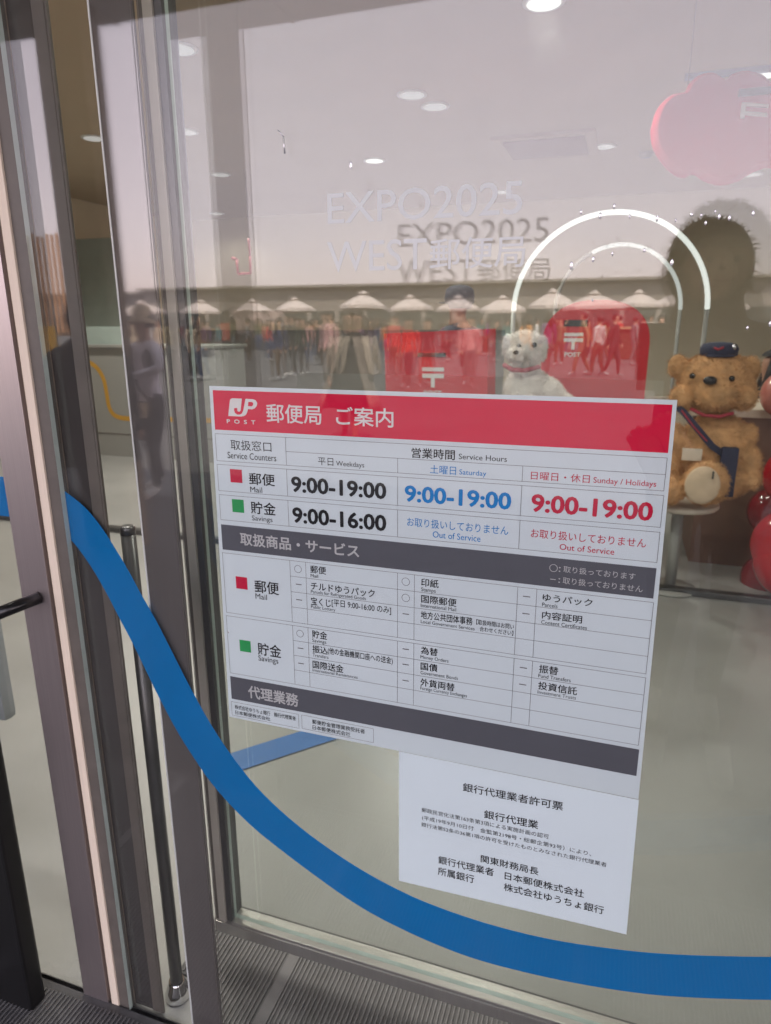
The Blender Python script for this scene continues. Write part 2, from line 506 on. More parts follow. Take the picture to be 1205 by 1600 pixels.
# ------------------------------------------------------------------ shared materials
M = dict(
    ground=mat('plaza_concrete', (0.115, 0.112, 0.110), 0.85, spec=0.2, var=0.18, scale=0.7, bump=0.15, bscale=30),
    floor=mat('interior_floor', (0.275, 0.275, 0.262), 0.36, var=0.12, scale=1.6, bump=0.05, bscale=6),
    wallin=mat('interior_wall', (0.84, 0.74, 0.58), 0.7, var=0.04, scale=1.5),
    ceil=mat('ceiling_board', (0.44, 0.35, 0.245), 0.8, var=0.05, scale=2),
    soffit=mat('soffit_panel', (0.42, 0.37, 0.33), 0.6, var=0.08, scale=1.2),
    facade=mat('facade_panel', (0.55, 0.52, 0.49), 0.6, var=0.06, scale=2),
    blocker_pillar=mat('timber_pillar', (0.20, 0.13, 0.075), 0.6, var=0.25, scale=4, stretch=(12, 12, 0.5)),
    glass=glass('window_glass', 0.040),
    glassin=glass('door_glass', 0.078, (0.875, 0.90, 0.885), dust=0.003, wave=0.012),
    darkglass=mat('dark_glass', (0.14, 0.13, 0.125), 0.03, metal=0.62, var=0.1, scale=3),
    brushed=mat('brushed_dark_metal', (0.19, 0.175, 0.17), 0.045, metal=0.52, var=0.07, scale=30, stretch=(30, 30, 0.15)),
    edge=mat('glass_edge', (0.42, 0.50, 0.46), 0.15, var=0.1, scale=20),
    edgelight=mat('polished_glass_edge', (0.66, 0.68, 0.68), 0.2, var=0.05, scale=20),
    alu=mat('anodised_aluminium', (0.42, 0.37, 0.365), 0.34, metal=0.85, var=0.06, scale=30, stretch=(20, 20, 0.2)),
    alu2=mat('aluminium_trim', (0.46, 0.445, 0.42), 0.35, metal=0.8, var=0.06, scale=20, stretch=(20, 20, 0.3)),
    bronze=mat('bronze_reveal', (0.27, 0.215, 0.165), 0.45, metal=0.5, var=0.1, scale=20, stretch=(20, 20, 0.3)),
    cream=mat('cream_strip', (0.66, 0.57, 0.46), 0.55, var=0.06, scale=20, stretch=(20, 20, 0.3)),
    gasket=mat('dark_gasket', (0.10, 0.088, 0.076), 0.5, var=0.15, scale=20),
    black=mat('black_coating', (0.006, 0.006, 0.0065), 0.28, var=0),
    chrome=mat('chrome', (0.75, 0.75, 0.75), 0.12, metal=1.0, var=0.03),
    steel=mat('dark_steel', (0.10, 0.10, 0.10), 0.3, metal=0.6, var=0.1, scale=15),
    blue=mat('blue_film', (0.0, 0.16, 0.44), 0.5, var=0.07, scale=2.5, bump=0.02, bscale=8, spec=0.06),
    paper=mat('poster_paper', (0.665, 0.755, 0.80), 0.5, var=0.02, scale=4, spec=0.06),
    paper2=mat('white_paper', (0.77, 0.88, 0.94), 0.7, var=0.015, scale=4, bump=0.02, bscale=6),
    red=mat('red_ink', (0.66, 0.008, 0.055), 0.45, var=0.03, scale=4, spec=0.06),
    greyink=mat('grey_ink', (0.10, 0.105, 0.125), 0.5, var=0.03, scale=4, spec=0.06),
    ink=mat('black_ink', (0.012, 0.012, 0.014), 0.5, var=0, spec=0.06),
    inkline=mat('rule_ink', (0.16, 0.16, 0.165), 0.5, var=0, spec=0.06),
    whiteink=mat('white_ink', (0.74, 0.74, 0.74), 0.5, var=0, spec=0.06),
    palegrey=mat('pale_grey_ink', (0.52, 0.53, 0.54), 0.5, var=0, spec=0.06),
    blueink=mat('blue_ink', (0.004, 0.22, 0.60), 0.5, var=0, spec=0.06),
    redink=mat('crimson_ink', (0.56, 0.01, 0.05), 0.5, var=0, spec=0.06),
    greenink=mat('green_ink', (0.03, 0.34, 0.10), 0.5, var=0.03, spec=0.06),
    frost=mat('frosted_film', (0.52, 0.55, 0.57), 0.6, var=0.05),
    white=mat('white_laminate', (0.27, 0.27, 0.25), 0.45, var=0.03, scale=3),
    creamtop=mat('cream_laminate', (0.62, 0.54, 0.44), 0.45, var=0.04, scale=3),
    redgloss=mat('red_gloss', (0.60, 0.010, 0.022), 0.5, var=0.06, scale=5),
    slot=mat('slot_black', (0.012, 0.012, 0.012), 0.6, var=0),
    tan=mat('cabinet_brown', (0.20, 0.115, 0.08), 0.6, var=0.1, scale=5),
    yellow=mat('yellow_line', (0.50, 0.27, 0.03), 0.5, var=0.05),
    teal=mat('teal_panel', (0.33, 0.40, 0.37), 0.3, var=0.05),
    bluegrey=mat('blue_grey_panel', (0.22, 0.27, 0.38), 0.5, var=0.05),
)

# ------------------------------------------------------------------ setting
mb = MB(); mb.box(-450, 450, -900, 0.0, -0.3, 0.0)
single(mb, 'ground', M['ground'], 'pale concrete plaza in front of the glass', 'ground', kind='structure')
mb = MB(); mb.box(-7, 7, 0.0, 9.2, -0.3, -0.004)
single(mb, 'floor', M['floor'], 'pale grey floor behind the glass', 'floor', kind='structure')
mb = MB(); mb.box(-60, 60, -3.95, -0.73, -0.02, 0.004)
single(mb, 'porch_shade_paving', mat('porch_shade_paving', (0.04, 0.038, 0.04), 0.75, spec=0.25, var=0.15, scale=1.2, bump=0.1, bscale=40), 'near paving with the porch shade put into its dark colour', 'paving', kind='structure')  # porch and building shade painted as a darker colour over the near ground
mb = MB()
cl = [(-1.18, 0.80), (-1.05, 0.95), (-0.9, 1.12), (-0.66, 1.34), (-0.42, 1.5)]
for (a, b) in zip(cl, cl[1:]):
    pass
L_, R_ = [], []
for i, p in enumerate(cl):
    q0, q1 = Vector(cl[max(i - 1, 0)]), Vector(cl[min(i + 1, len(cl) - 1)])
    n = Vector((-(q1 - q0).y, (q1 - q0).x)).normalized() * 0.055
    L_.append(mb.bm.verts.new((p[0] + n.x, p[1] + n.y, 0.0)))
    R_.append(mb.bm.verts.new((p[0] - n.x, p[1] - n.y, 0.0)))
for i in range(len(cl) - 1):
    mb._f([L_[i], R_[i], R_[i + 1], L_[i + 1]])
single(mb, 'floor_line', mat('floor_blue_line', (0.02, 0.12, 0.36), 0.4, var=0.06), 'blue guide line curving across the floor', 'floor line', kind='structure')

# the building: everything fixed that stands round the glass
po = empty('post_office', (0, 0, 0), 'post office room of tan walls behind the glass front, with a deep porch roof', 'building')
for q in ((-7.2, -7.0, 0, 9.4), (7.0, 7.2, 0, 9.4), (-7.0, 7.0, 9.2, 9.4)):
    mb = MB(); mb.box(*q, 0, 3.4); mb.build('wall', M['wallin'], po)
mb = MB(); mb.box(-6.99, at(790, 500, 9.17).x, 9.17, 9.199, -0.003, 1.36, 0.004); mb.build('added_backdrop', mat('added_backdrop_panel', (0.36, 0.33, 0.30), 0.6, var=0.08, scale=2), po)  # added dark panel, dims the wall behind the mirrored crowd
mb = MB(); mb.box(-7.0, 7.0, 0.02, 9.2, 3.05, 3.4); mb.build('ceiling', M['ceil'], po)
mb = MB(); mb.box(-7.2, 7.2, 0.0, 9.4, 3.4, 4.3); mb.build('roof', M['facade'], po)
mb = MB(); mb.box(-12, 12, -3.0, -0.02, 3.17, 3.55, 0.01)
for k in range(-11, 12):
    mb.box(k * 1.0 - 0.01, k * 1.0 + 0.01, -2.99, -0.05, 3.158, 3.169)
mb.build('porch_roof', M['soffit'], po)
for q in ((-12, -2.35, 0, 3.17), (3.0, 12, 0, 3.17), (-2.35, 3.0, 2.62, 3.17)):
    mb = MB(); mb.box(q[0], q[1], -0.03, 0.0, q[2], q[3]); mb.build('front_wall', M['facade'], po)
xa, xb = out(122, 485, 2.7).x, out(187, 485, 2.7).x
mb = MB(); mb.box(xa, xb, -2.78, -2.62, 0, 3.17, 0.012); mb.build('blocker_pillar', M['blocker_pillar'], po)  # added column, placed so its mirror image blanks the sky in the gap
mb = MB()
for (px, py, dx, dy) in ((120, 470, 1.3, 0.02),):
    q = at(px, py, 9.15)
    mb.box(q.x - 1.2, q.x + 0.4, 9.18, 9.2, q.z - 0.02, q.z + 0.02)
mb.build('wall_joint', M['gasket'], po)

# ------------------------------------------------------------------ front window with its film
win = empty('front_window', (0.2, -0.007, 0), 'big front pane carrying the blue wave and the notices', 'window')
ox = Vector((0.2, -0.007, 0))


def local(mbx, o):
    for v in mbx.bm.verts:
        v.co -= o
    return mbx


mb = MB(); mb.box(-0.905, 1.55, -0.012, -0.002, 0.0, 2.62)
b_ = mb.build('pane', [M['glass'], M['edge']], win)
for f in b_.data.polygons:
    if abs(f.normal.y) < 0.5:
        f.material_index = 1
b_.location = -ox
UP = [(-937, 1183), (-906, 1170), (-876, 1152), (-852, 1131), (-831, 1105), (-812, 1076), (-789, 1038), (-766, 994), (-740, 948), (-715, 897), (-690, 845), (-663, 793), (-633, 742), (-597, 693), (-561, 652), (-524, 620), (-481, 590), (-438, 565), (-377, 536), (-316, 514), (-246, 497), (-146, 487), (-42, 489), (56, 503), (148, 524), (275, 565), (369, 602), (480, 655), (620, 740), (760, 850), (900, 960), (1100, 1060), (1300, 1110), (1545, 1120)]
LO = [(-939, 1108), (-920, 1094), (-893, 1068), (-866, 1031), (-840, 985), (-820, 944), (-795, 894), (-773, 845), (-750, 794), (-715, 726), (-676, 666), (-652, 634), (-611, 593), (-566, 557), (-503, 519), (-440, 485), (-379, 455), (-316, 433), (-228, 414), (-144, 406), (-37, 411), (63, 424), (156, 445), (285, 489), (381, 529), (495, 583), (650, 672), (805, 790), (940, 890), (1120, 985), (1300, 1034), (1545, 1045)]


def smooth(pts, n=4):
    o = []
    for i in range(len(pts) - 1):
        p0, p1, p2, p3 = pts[max(i - 1, 0)], pts[i], pts[i + 1], pts[min(i + 2, len(pts) - 1)]
        for k in range(n):
            t = k / n
            o.append(tuple(0.5 * (2 * p1[j] + (p2[j] - p0[j]) * t + (2 * p0[j] - 5 * p1[j] + 4 * p2[j] - p3[j]) * t * t + (3 * p1[j] - p0[j] - 3 * p2[j] + p3[j]) * t ** 3) for j in (0, 1)))
    o.append(pts[-1])
    return o


def film(upper, lower, y0, y1):
    """a strip of film between two edges, resampled to the same number of steps"""
    def res(p, n):
        p = smooth(p)
        d = [0]
        for a, b in zip(p, p[1:]):
            d.append(d[-1] + math.hypot(b[0] - a[0], b[1] - a[1]))
        r = []
        j = 0
        for k in range(n):
            s = d[-1] * k / (n - 1)
            while j < len(d) - 2 and d[j + 1] < s: j += 1
            t = (s - d[j]) / max(1e-9, d[j + 1] - d[j])
            r.append((p[j][0] + (p[j + 1][0] - p[j][0]) * t, p[j][1] + (p[j + 1][1] - p[j][1]) * t))
        return r
    n = 160
    A, B = res(upper, n), res(lower, n)
    x = MB()
    fr = [[x.bm.verts.new((q[0] / 1000, y, q[1] / 1000)) for q in s] for y in (y0, y1) for s in (A, B)]
    for k in range(n - 1):
        x._f([fr[0][k], fr[1][k], fr[1][k + 1], fr[0][k + 1]])
        x._f([fr[2][k], fr[2][k + 1], fr[3][k + 1], fr[3][k]])
        x._f([fr[0][k], fr[0][k + 1], fr[2][k + 1], fr[2][k]])
        x._f([fr[1][k], fr[3][k], fr[3][k + 1], fr[1][k + 1]])
    return x


UPc = [(-905, 1169.5)] + UP[2:]
LOc = [(-905, 1080)] + LO[2:]
local(film(UPc, LOc, -0.0018, -0.0012), ox).build('blue_wave_film', M['blue'], win, normals=True)

TXM = {'k': 'ink', 'w': 'whiteink', 'b': 'blueink', 'r': 'redink', 'g': 'palegrey', 'p': 'ink', 'e': 'frost'}
for (s, x, z, wd, ht, c, bd, ro) in TEXTS:
    if c == 'e':
        mb = MB()
        put_text(mb, s, x / 1000, z / 1000, wd / 1000, ht / 1000, -0.0015, 0.008 * bd)
        lt = local(mb, ox).build('lettering', M['frost'], win, normals=False)
        mb = MB()
        put_text(mb, s, x / 1000, z / 1000, wd / 1000, ht / 1000, -0.0009, 0.008 * bd)
        local(mb, ox).build('film_backing', M['slot'], lt, normals=False)

# dark sliding leaf parts behind the pane's left end
Y0 = 0.006
x1, x2 = -0.905, at(62, 485, Y0).x
x3, x4 = at(106, 485, Y0).x, at(127, 485, Y0).x
leaf = empty('dark_door_leaf', ((x1 + x4) / 2, 0.02, 0), 'narrow dark framed glass leaf next to the aluminium post', 'door leaf')
lo_ = Vector(((x1 + x4) / 2, 0.02, 0))
mb = MB(); mb.box(x1, x2, Y0, 0.012, 0, 2.6, 0.001); local(mb, lo_).build('stile', M['bronze'], leaf)
mb = MB(); mb.box(x3, x4 - 0.004, Y0, 0.012, 0, 2.6, 0.001); mb.box(x4 - 0.0038, x4, Y0 + 0.001, 0.012, 0, 2.6); local(mb, lo_).build('stile', M['gasket'], leaf)
mb = MB(); mb.box(x2 + 0.0005, x3 - 0.0005, Y0 + 0.002, 0.010, 0, 2.6); local(mb, lo_).build('dark_pane', M['darkglass'], leaf)

# dark reflecting panel in front of the inner door's stile
x5, x6 = -0.757, at(335, 1438, 0.012).x
pn = empty('dark_side_panel', ((x5 + x6) / 2, 0.014, 0), 'tall dark mirror-like panel with a bright glass edge', 'side panel')
pp = Vector(((x5 + x6) / 2, 0.014, 0))
mb = MB(); mb.box(x5 + 0.003, x6, 0.006, 0.011, 0, 2.6); local(mb, pp).build('panel', M['brushed'], pn)
mb = MB(); mb.box(x5, x5 + 0.0028, 0.005, 0.012, 0, 2.6); local(mb, pp).build('bright_edge', M['edgelight'], pn)
mb = MB(); mb.box(x6 - 0.0035, x6 - 0.0025, 0.0052, 0.0058, 0, 2.6); xs_ = at(231, 200, 0.006).x; mb.box(xs_ - 0.0006, xs_ + 0.0006, 0.0052, 0.0058, 0, 2.6); local(mb, pp).build('seam', M['gasket'], pn)

# inner sliding door
YD = 0.14
sx0, sx1 = at(334, 1400, YD).x, at(359, 1400, YD).x
zb = at(345, 1438, YD).z
dr = empty('sliding_door', ((sx0 + 1.4) / 2, YD + 0.02, zb), 'inner glass sliding door in a slim metal frame', 'door')
do = Vector(((sx0 + 1.4) / 2, YD + 0.02, zb))
wS = sx1 - sx0
mb = MB(); mb.box(sx0, sx0 + wS * 0.22, YD + 0.002, YD + 0.045, zb, 2.55, 0.001); local(mb, do).build('stile', M['gasket'], dr)
mb = MB(); mb.box(sx0 + wS * 0.22, sx0 + wS * 0.66, YD - 0.001, YD + 0.045, zb, 2.55, 0.002); local(mb, do).build('frame_trim', mat('pale_trim', (0.42, 0.395, 0.345), 0.4, metal=0.15, var=0.06, scale=12), dr)
mb = MB(); mb.box(sx0 + wS * 0.66, sx1, YD + 0.004, YD + 0.045, zb, 2.55, 0.001); local(mb, do).build('gasket', M['steel'], dr)
mb = MB(); mb.box(sx1, 1.4, YD - 0.002, YD + 0.040, zb, zb + 0.007, 0.002); mb.box(sx0, 1.4, YD - 0.004, YD + 0.04, zb - 0.03, zb - 0.0005, 0.002); local(mb, do).build('bottom_rail', M['alu2'], dr)
mb = MB(); mb.box(sx1 + 0.0005, 1.4, YD + 0.012, YD + 0.022, zb + 0.0072, 2.55)
b_ = local(mb, do).build('pane', [M['glassin'], M['edge']], dr)
for f in b_.data.polygons:
    if abs(f.normal.y) < 0.5:
        f.material_index = 1

# aluminium door post left of the pane
ps = empty('door_post', (-0.97, -0.01, 0), 'pinkish aluminium door post with a bronze reveal and cream strip', 'door post')
po_ = Vector((-0.97, -0.01, 0))


def xat(px, y=0.0):
    return at(px, 810, y).x


mb = MB(); mb.box(xat(15, -0.014), xat(60, -0.014), -0.014, 0.06, 0, 2.62, 0.0015); local(mb, po_).build('post_face', M['alu'], ps)
mb = MB(); mb.box(xat(60, -0.014) + 0.0003, xat(71, -0.006), -0.006, 0.06, 0, 2.62); local(mb, po_).build('reveal', M['bronze'], ps)
mb = MB(); mb.box(xat(71, -0.006) + 0.0003, xat(79.5, -0.012), -0.012, 0.05, 0, 2.62, 0.0015); local(mb, po_).build('cream_strip', M['cream'], ps)
mb = MB(); mb.box(xat(79.5, -0.012) + 0.0003, -0.9055, -0.008, 0.04, 0, 2.62); local(mb, po_).build('seal', M['gasket'], ps)
# pull handle
h0, h1 = at(60, 934, -0.016), at(-14, 963, -0.09)
mb = MB(); mb.tube([h0 + Vector((0, 0.001, 0)), h0.lerp(h1, 0.5), h1], 0.0115, 16)
local(mb, po_).build('handle', M['black'], ps)

# left window leaf beyond the post
lw_ = empty('side_window', (-1.7, -0.007, 0), 'glass leaf left of the aluminium post with a level piece of blue film', 'window')
lo2 = Vector((-1.7, -0.007, 0))
mb = MB(); mb.box(-2.33, xat(15, -0.014) - 0.001, -0.012, -0.002, 0.0, 2.62)
b_ = local(mb, lo2).build('pane', [M['glass'], M['edge']], lw_)
for f in b_.data.polygons:
    if abs(f.normal.y) < 0.5:
        f.material_index = 1
xe = xat(15, -0.014) - 0.002
za, zc = at(8, 745, 0).z, at(8, 806, 0).z
mb = MB(); mb.box(-2.32, xe, -0.0018, -0.0012, zc, za); local(mb, lo2).build('blue_wave_film', M['blue'], lw_)
# black upright close to the camera at the bottom left
q = at(0, 1130, -0.05)
q2 = at(70, 1600, -0.05)
mb = MB()
xr_ = at(35, 1365, -0.05).x
mb.box(xr_ - 0.30, xr_, -0.085, -0.045, 0.0, at(0, 1128, -0.05).z, 0.006)
single(mb, 'black_barrier', M['black'], 'low black barrier board standing before the side window', 'barrier')
p1 = at(9, 1130, 0.25)
mb = MB(); mb.box(p1.x - 0.28, p1.x, 0.25, 0.29, p1.z, p1.z + 0.42, 0.018)
mb.box(p1.x - 0.24, p1.x - 0.14, 0.255, 0.285, -0.004, p1.z + 0.01, 0.004)
single(mb, 'ticket_stand', mat('stand_grey', (0.30, 0.33, 0.34), 0.45, var=0.05), 'grey round-cornered ticket stand behind the side window', 'stand')

# barrier post behind the gap
q = at(240, 1200, 0.055)
bx, by = q.x, 0.055
t_ = empty('barrier_post', (bx, by, 0), 'slim dark metal post on a flared chrome foot', 'barrier post')
ztop = at(206, 825, by).z
mb = MB(); mb.tube([(0, 0, 0.03), (0, 0, ztop - 0.01)], 0.0135, 20); mb.build('pole', M['steel'], t_)
mb = MB(); mb.tube([(0, 0, ztop - 0.012), (0, 0, ztop), (0, 0, ztop + 0.004)], [0.0137, 0.0137, 0.010], 20); mb.build('cap', M['steel'], t_)
mb = MB(); mb.lathe([(0.028, -0.004), (0.028, 0.004), (0.024, 0.02), (0.0175, 0.036), (0.0165, 0.042)], (0, 0, 0)); mb.build('foot', M['chrome'], t_)

# entrance grating
gr = empty('entrance_grating', (0.0, -0.3, 0), 'dark ribbed entrance grating along the foot of the glass', 'grating')
go = Vector((0, -0.3, 0))
mb = MB(); mb.box(-1.9, 1.5, -0.72, -0.0125, -0.02, 0.003); mb.box(-0.755, 1.5, 0.013, 0.31, -0.02, 0.003); mb.box(-0.86, -0.7552, 0.10, 0.31, -0.02, 0.003)
local(mb, go).build('tray', mat('grating_tray', (0.075, 0.073, 0.073), 0.6, var=0.2, scale=20), gr)
mb = MB()
SX = []
x = -1.88
k = 0
while x < 1.48:
    if k % 62 < 59:
        mb.box(x, x + 0.0031, -0.70, -0.03, 0.003, 0.0065)
        if x > -0.855: mb.box(x, x + 0.0031, 0.02 if x > -0.745 else 0.105, 0.30, 0.003, 0.0065)
    elif k % 62 == 59:
        SX.append((x, x + 0.0275, -0.70, -0.03))
        if x > -0.745: SX.append((x, x + 0.0275, 0.02, 0.30))
    x += 0.0103
    k += 1
local(mb, go).build('bars', mat('grating_bars', (0.12, 0.118, 0.117), 0.55, var=0.25, scale=20), gr)
gsm = mat('grating_strip', (0.11, 0.107, 0.107), 0.5, var=0.1, scale=20)
for q in SX:
    mb = MB(); mb.box(*q, 0.003, 0.0065); local(mb, go).build('joining_strip', gsm, gr)

# drops of water left on the pane
drop = mat('water_drop', (0.7, 0.7, 0.72), 0.08, metal=0.6, var=0)
rnd0 = random.Random(11)
DR = [(908, 331), (938, 337), (960, 322), (984, 338), (1027, 341), (1056, 344), (957, 396), (1007, 391), (893, 415), (927, 405), (926, 469), (1081, 335), (1096, 336), (1118, 330), (1124, 338), (1140, 340), (1177, 333), (1103, 348), (548, 258), (1050, 410), (1168, 512), (357, 988), (1204, 506)]
for (px, py) in DR:
    p = at(px, py, -0.0125)
    r_ = rnd0.uniform(0.0011, 0.0021)
    mb = MB(); mb.ball(Vector((p.x, -0.0122, p.z)), (r_, 0.0008, r_ * rnd0.uniform(1.3, 2.4)), 12, 8)
    local(mb, ox).build('water_drop', drop, win)
for (a0, b0) in (((434, 203), (443, 213)), ((443, 213), (445, 240))):
    p, q = at(*a0, -0.0124), at(*b0, -0.0124)
    mb = MB(); mb.tube([p, q], [0.0006, 0.0012], 8); local(mb, ox).build('water_drop', drop, win)

# ------------------------------------------------------------------ notices
pst = empty('notice_poster', (-0.265, 0.0, 1.02), 'large post office hours poster with a red banner stuck inside the glass', 'poster')
po3 = Vector((-0.265, 0.0, 1.02))


def q4(mbx, x0, x1, z0, z1, y):
    vs = [mbx.bm.verts.new((a / 1000, y, b / 1000)) for a, b in ((x0, z0), (x1, z0), (x1, z1), (x0, z1))]
    mbx._f(vs)


def polyq(mbx, pts, y):
    vs = [mbx.bm.verts.new((a / 1000, y, b / 1000)) for a, b in pts]
    f = mbx._f(vs)
    f.normal_update()
    if f.normal.y > 0:
        f.normal_flip()


def ring(mbx, cx, cz, r, wd, y, n=28):
    a = [mbx.bm.verts.new(((cx + math.cos(2 * math.pi * k / n) * r) / 1000, y, (cz + math.sin(2 * math.pi * k / n) * r) / 1000)) for k in range(n)]
    b = [mbx.bm.verts.new(((cx + math.cos(2 * math.pi * k / n) * (r - wd)) / 1000, y, (cz + math.sin(2 * math.pi * k / n) * (r - wd)) / 1000)) for k in range(n)]
    for k in range(n):
        mbx._f([a[k], a[(k + 1) % n], b[(k + 1) % n], b[k]])


mb = MB()
mb.prism([(-0.6052, 0.7821), (0.0747, 0.7816), (0.0681, 1.3583), (-0.5986, 1.3589)], 0.0, 0.0006)
local(mb, po3).build('sheet', M['paper'], pst)
mb = MB(); polyq(mb, [(-593.5, 1291.8), (64, 1291.8), (63.2, 1352.4), (-592.9, 1352.8)], -0.0002); local(mb, po3).build('red_banner', M['red'], pst, normals=False)
mb = MB(); q4(mb, -595, 65.3, 1094.6, 1137.6, -0.0002); local(mb, po3).build('grey_band', M['greyink'], pst, normals=False)
mb = MB(); q4(mb, -598, 68.5, 819.5, 863.4, -0.0002); local(mb, po3).build('grey_band', M['greyink'], pst, normals=False)
mb = MB()
LW = 0.62


def hl(x0, x1, z): q4(mb, x0, x1, z - LW / 2, z + LW / 2, -0.0003)


def vl(x, z0, z1): q4(mb, x - LW / 2, x + LW / 2, z0, z1, -0.00033)


def frame(x0, x1, z0, z1):
    hl(x0, x1, z0); hl(x0, x1, z1); vl(x0, z0, z1); vl(x1, z0, z1)


frame(-594, 63.8, 1242.6, 1285.5); hl(-472, 63.8, 1264); vl(-472, 1242.6, 1285.5); vl(-294, 1242.6, 1264); vl(-116, 1242.6, 1264)
frame(-594.3, 64.5, 1194, 1236.7); frame(-594.4, 64.8, 1145.6, 1187.3)
for z0, z1 in ((1194, 1236.7), (1145.6, 1187.3)):
    for xx in (-472.3, -294, -116): vl(xx, z0, z1)
for z0, z1, xl, xr in ((983, 1089, -596, 66.3), (870, 977, -597.2, 66.8)):
    frame(xl, xr, z0, z1)
    for xx in (-473.5, -446, -294, -267.5, -114.3, -87.6): vl(xx, z0, z1)
    for k in (1, 2, 3): hl(-473.5, xr, z1 + (z0 - z1) * k / 4)
frame(-599.3, -469.5, 787, 813.8); frame(-463.6, -335, 788, 814)
for (xx, zz) in ((-459.7, 1076), (-460.6, 964.2), (-281, 1076.4), (-280.9, 1050.3)): ring(mb, xx, zz, 6.4, 0.75, -0.0003)
for (xx, zz) in ((-459.5, 1050), (-459.7, 1023.5), (-460.6, 937.9), (-460.9, 910.4), (-280.6, 1023.9), (-101.4, 1075.8), (-101, 1049.5), (-280.5, 965.1), (-280.5, 938.8), (-280.5, 911), (-100.2, 963.8), (-100, 936.6)):
    q4(mb, xx - 5.2, xx + 5.2, zz - 0.75, zz + 0.75, -0.0003)
local(mb, po3).build('table_rules', M['inkline'], pst, normals=False)
for (xx, zz, nm, ik) in ((-571.7, 1209.2, 'red_square', 'redink'), (-574, 1029, 'red_square', 'redink'), (-571.7, 1160.4, 'green_square', 'greenink'), (-574.8, 914.8, 'green_square', 'greenink')):
    mb = MB(); q4(mb, xx, xx + 21.3, zz, zz + 21.4, -0.0003); local(mb, po3).build(nm, M[ik], pst, normals=False)
mb = MB()
ring(mb, -66.8, 1122.8, 5.6, 0.8, -0.0003); q4(mb, -70.3, -62.7, 1105.6, 1106.7, -0.0003)
LOGO = [(-568.3, 1314.0), (-563.8, 1337.8), (-562.2, 1340.2), (-559.4, 1341.4), (-542.7, 1341.3), (-546.0, 1323.5), (-547.8, 1321.5), (-550.7, 1321.5), (-552.1, 1323.3), (-551.4, 1326.4), (-553.8, 1327.0), (-557.2, 1326.0), (-557.5, 1322.7), (-555.9, 1318.9), (-551.9, 1316.7), (-547.3, 1316.9), (-543.7, 1319.2), (-541.6, 1323.2), (-536.4, 1341.3), (-523.5, 1341.0), (-519.1, 1339.4), (-516.8, 1335.6), (-517.9, 1331.1), (-521.3, 1327.5), (-525.9, 1325.6), (-533.2, 1325.9), (-534.7, 1321.3), (-537.0, 1317.2), (-541.2, 1314.8), (-546.3, 1314.0)]
m2 = MB(); polyq(m2, LOGO, -0.0003)
local(m2, po3).build('emblem', M['whiteink'], pst, normals=False)
m2 = MB(); polyq(m2, [(-531.7, 1336.8), (-525.7, 1336.8), (-523.6, 1335.3), (-524.0, 1332.2), (-526.1, 1330.2), (-532.9, 1330.4)], -0.00036)
local(m2, po3).build('emblem_counter', M['red'], pst, normals=False)
local(mb, po3).build('legend_marks', M['palegrey'], pst, normals=False)
for (s, x, z, wd, ht, cc, bd, ro) in TEXTS:
    if cc in 'kwbrg':
        mb = MB()
        put_text(mb, s, x / 1000, z / 1000, wd / 1000, ht / 1000, -0.0004, 0.011 * bd if bd < 3 else 0.03, ro)
        local(mb, po3).build('lettering', M[TXM[cc]], pst, normals=False)

lic = empty('licence_sheet', (-0.107, 0.0, 0.61), 'white printed licence sheet hung below the big poster', 'paper notice')
lo4 = Vector((-0.107, 0.0, 0.61))
mb = MB()
cor = [(-0.2907, 0.5255), (0.0792, 0.5371), (0.0754, 0.7807), (-0.2912, 0.7812)]
# a thin sheet, its lower edge lifted a little off the glass
n = 10
gv = [[None] * (n + 1) for _ in range(n + 1)]
for i in range(n + 1):
    for j in range(n + 1):
        u, v = i / n, j / n
        px = (1 - v) * ((1 - u) * cor[0][0] + u * cor[1][0]) + v * ((1 - u) * cor[3][0] + u * cor[2][0])
        pz = (1 - v) * ((1 - u) * cor[0][1] + u * cor[1][1]) + v * ((1 - u) * cor[3][1] + u * cor[2][1])
        gv[i][j] = (px, pz)
for y in (-0.0004, 0.0):
    vv = [[mb.bm.verts.new((gv[i][j][0], y, gv[i][j][1])) for j in range(n + 1)] for i in range(n + 1)]
    for i in range(n):
        for j in range(n):
            mb._f([vv[i][j], vv[i + 1][j], vv[i + 1][j + 1], vv[i][j + 1]])
local(mb, lo4).build('sheet', M['paper2'], lic)
for (s, x, z, wd, ht, cc, bd, ro) in TEXTS:
    if cc == 'p':
        mb = MB()
        put_text(mb, s, x / 1000, z / 1000, wd / 1000, ht / 1000, -0.0008, 0.008 * bd, ro)
        local(mb, lo4).build('lettering', M['ink'], lic, normals=False)

# ------------------------------------------------------------------ inside the post office
def quad_front(mbx, px0, py0, px1, py1, Y, y1):
    a, b = at(px0, py0, Y), at(px1, py1, Y)
    mbx.box(min(a.x, b.x), max(a.x, b.x), Y, y1, min(a.z, b.z), max(a.z, b.z))


def bars_post(parent, o, cx, zt, s, y):
    """the postal mark (two bars over a stem) with POST under it, s = width of the mark"""
    m2 = MB()
    t = 0.17 * s
    m2.box(cx - s / 2, cx + s / 2, y - 0.003, y, zt - t, zt)
    m2.box(cx - s / 2, cx + s / 2, y - 0.003, y, zt - 2.75 * t, zt - 1.65 * t)
    m2.box(cx - t / 2, cx + t / 2, y - 0.003, y, zt - 5.2 * t, zt - 2.751 * t)
    local(m2, o).build('postal_mark', M['whiteink'], parent)
    m2 = MB()
    put_text(m2, 'POST', cx - 0.42 * s, zt - 7.4 * t, 0.84 * s, 1.35 * t, y - 0.002, 0.02)
    local(m2, o).build('lettering', M['whiteink'], parent, normals=False)


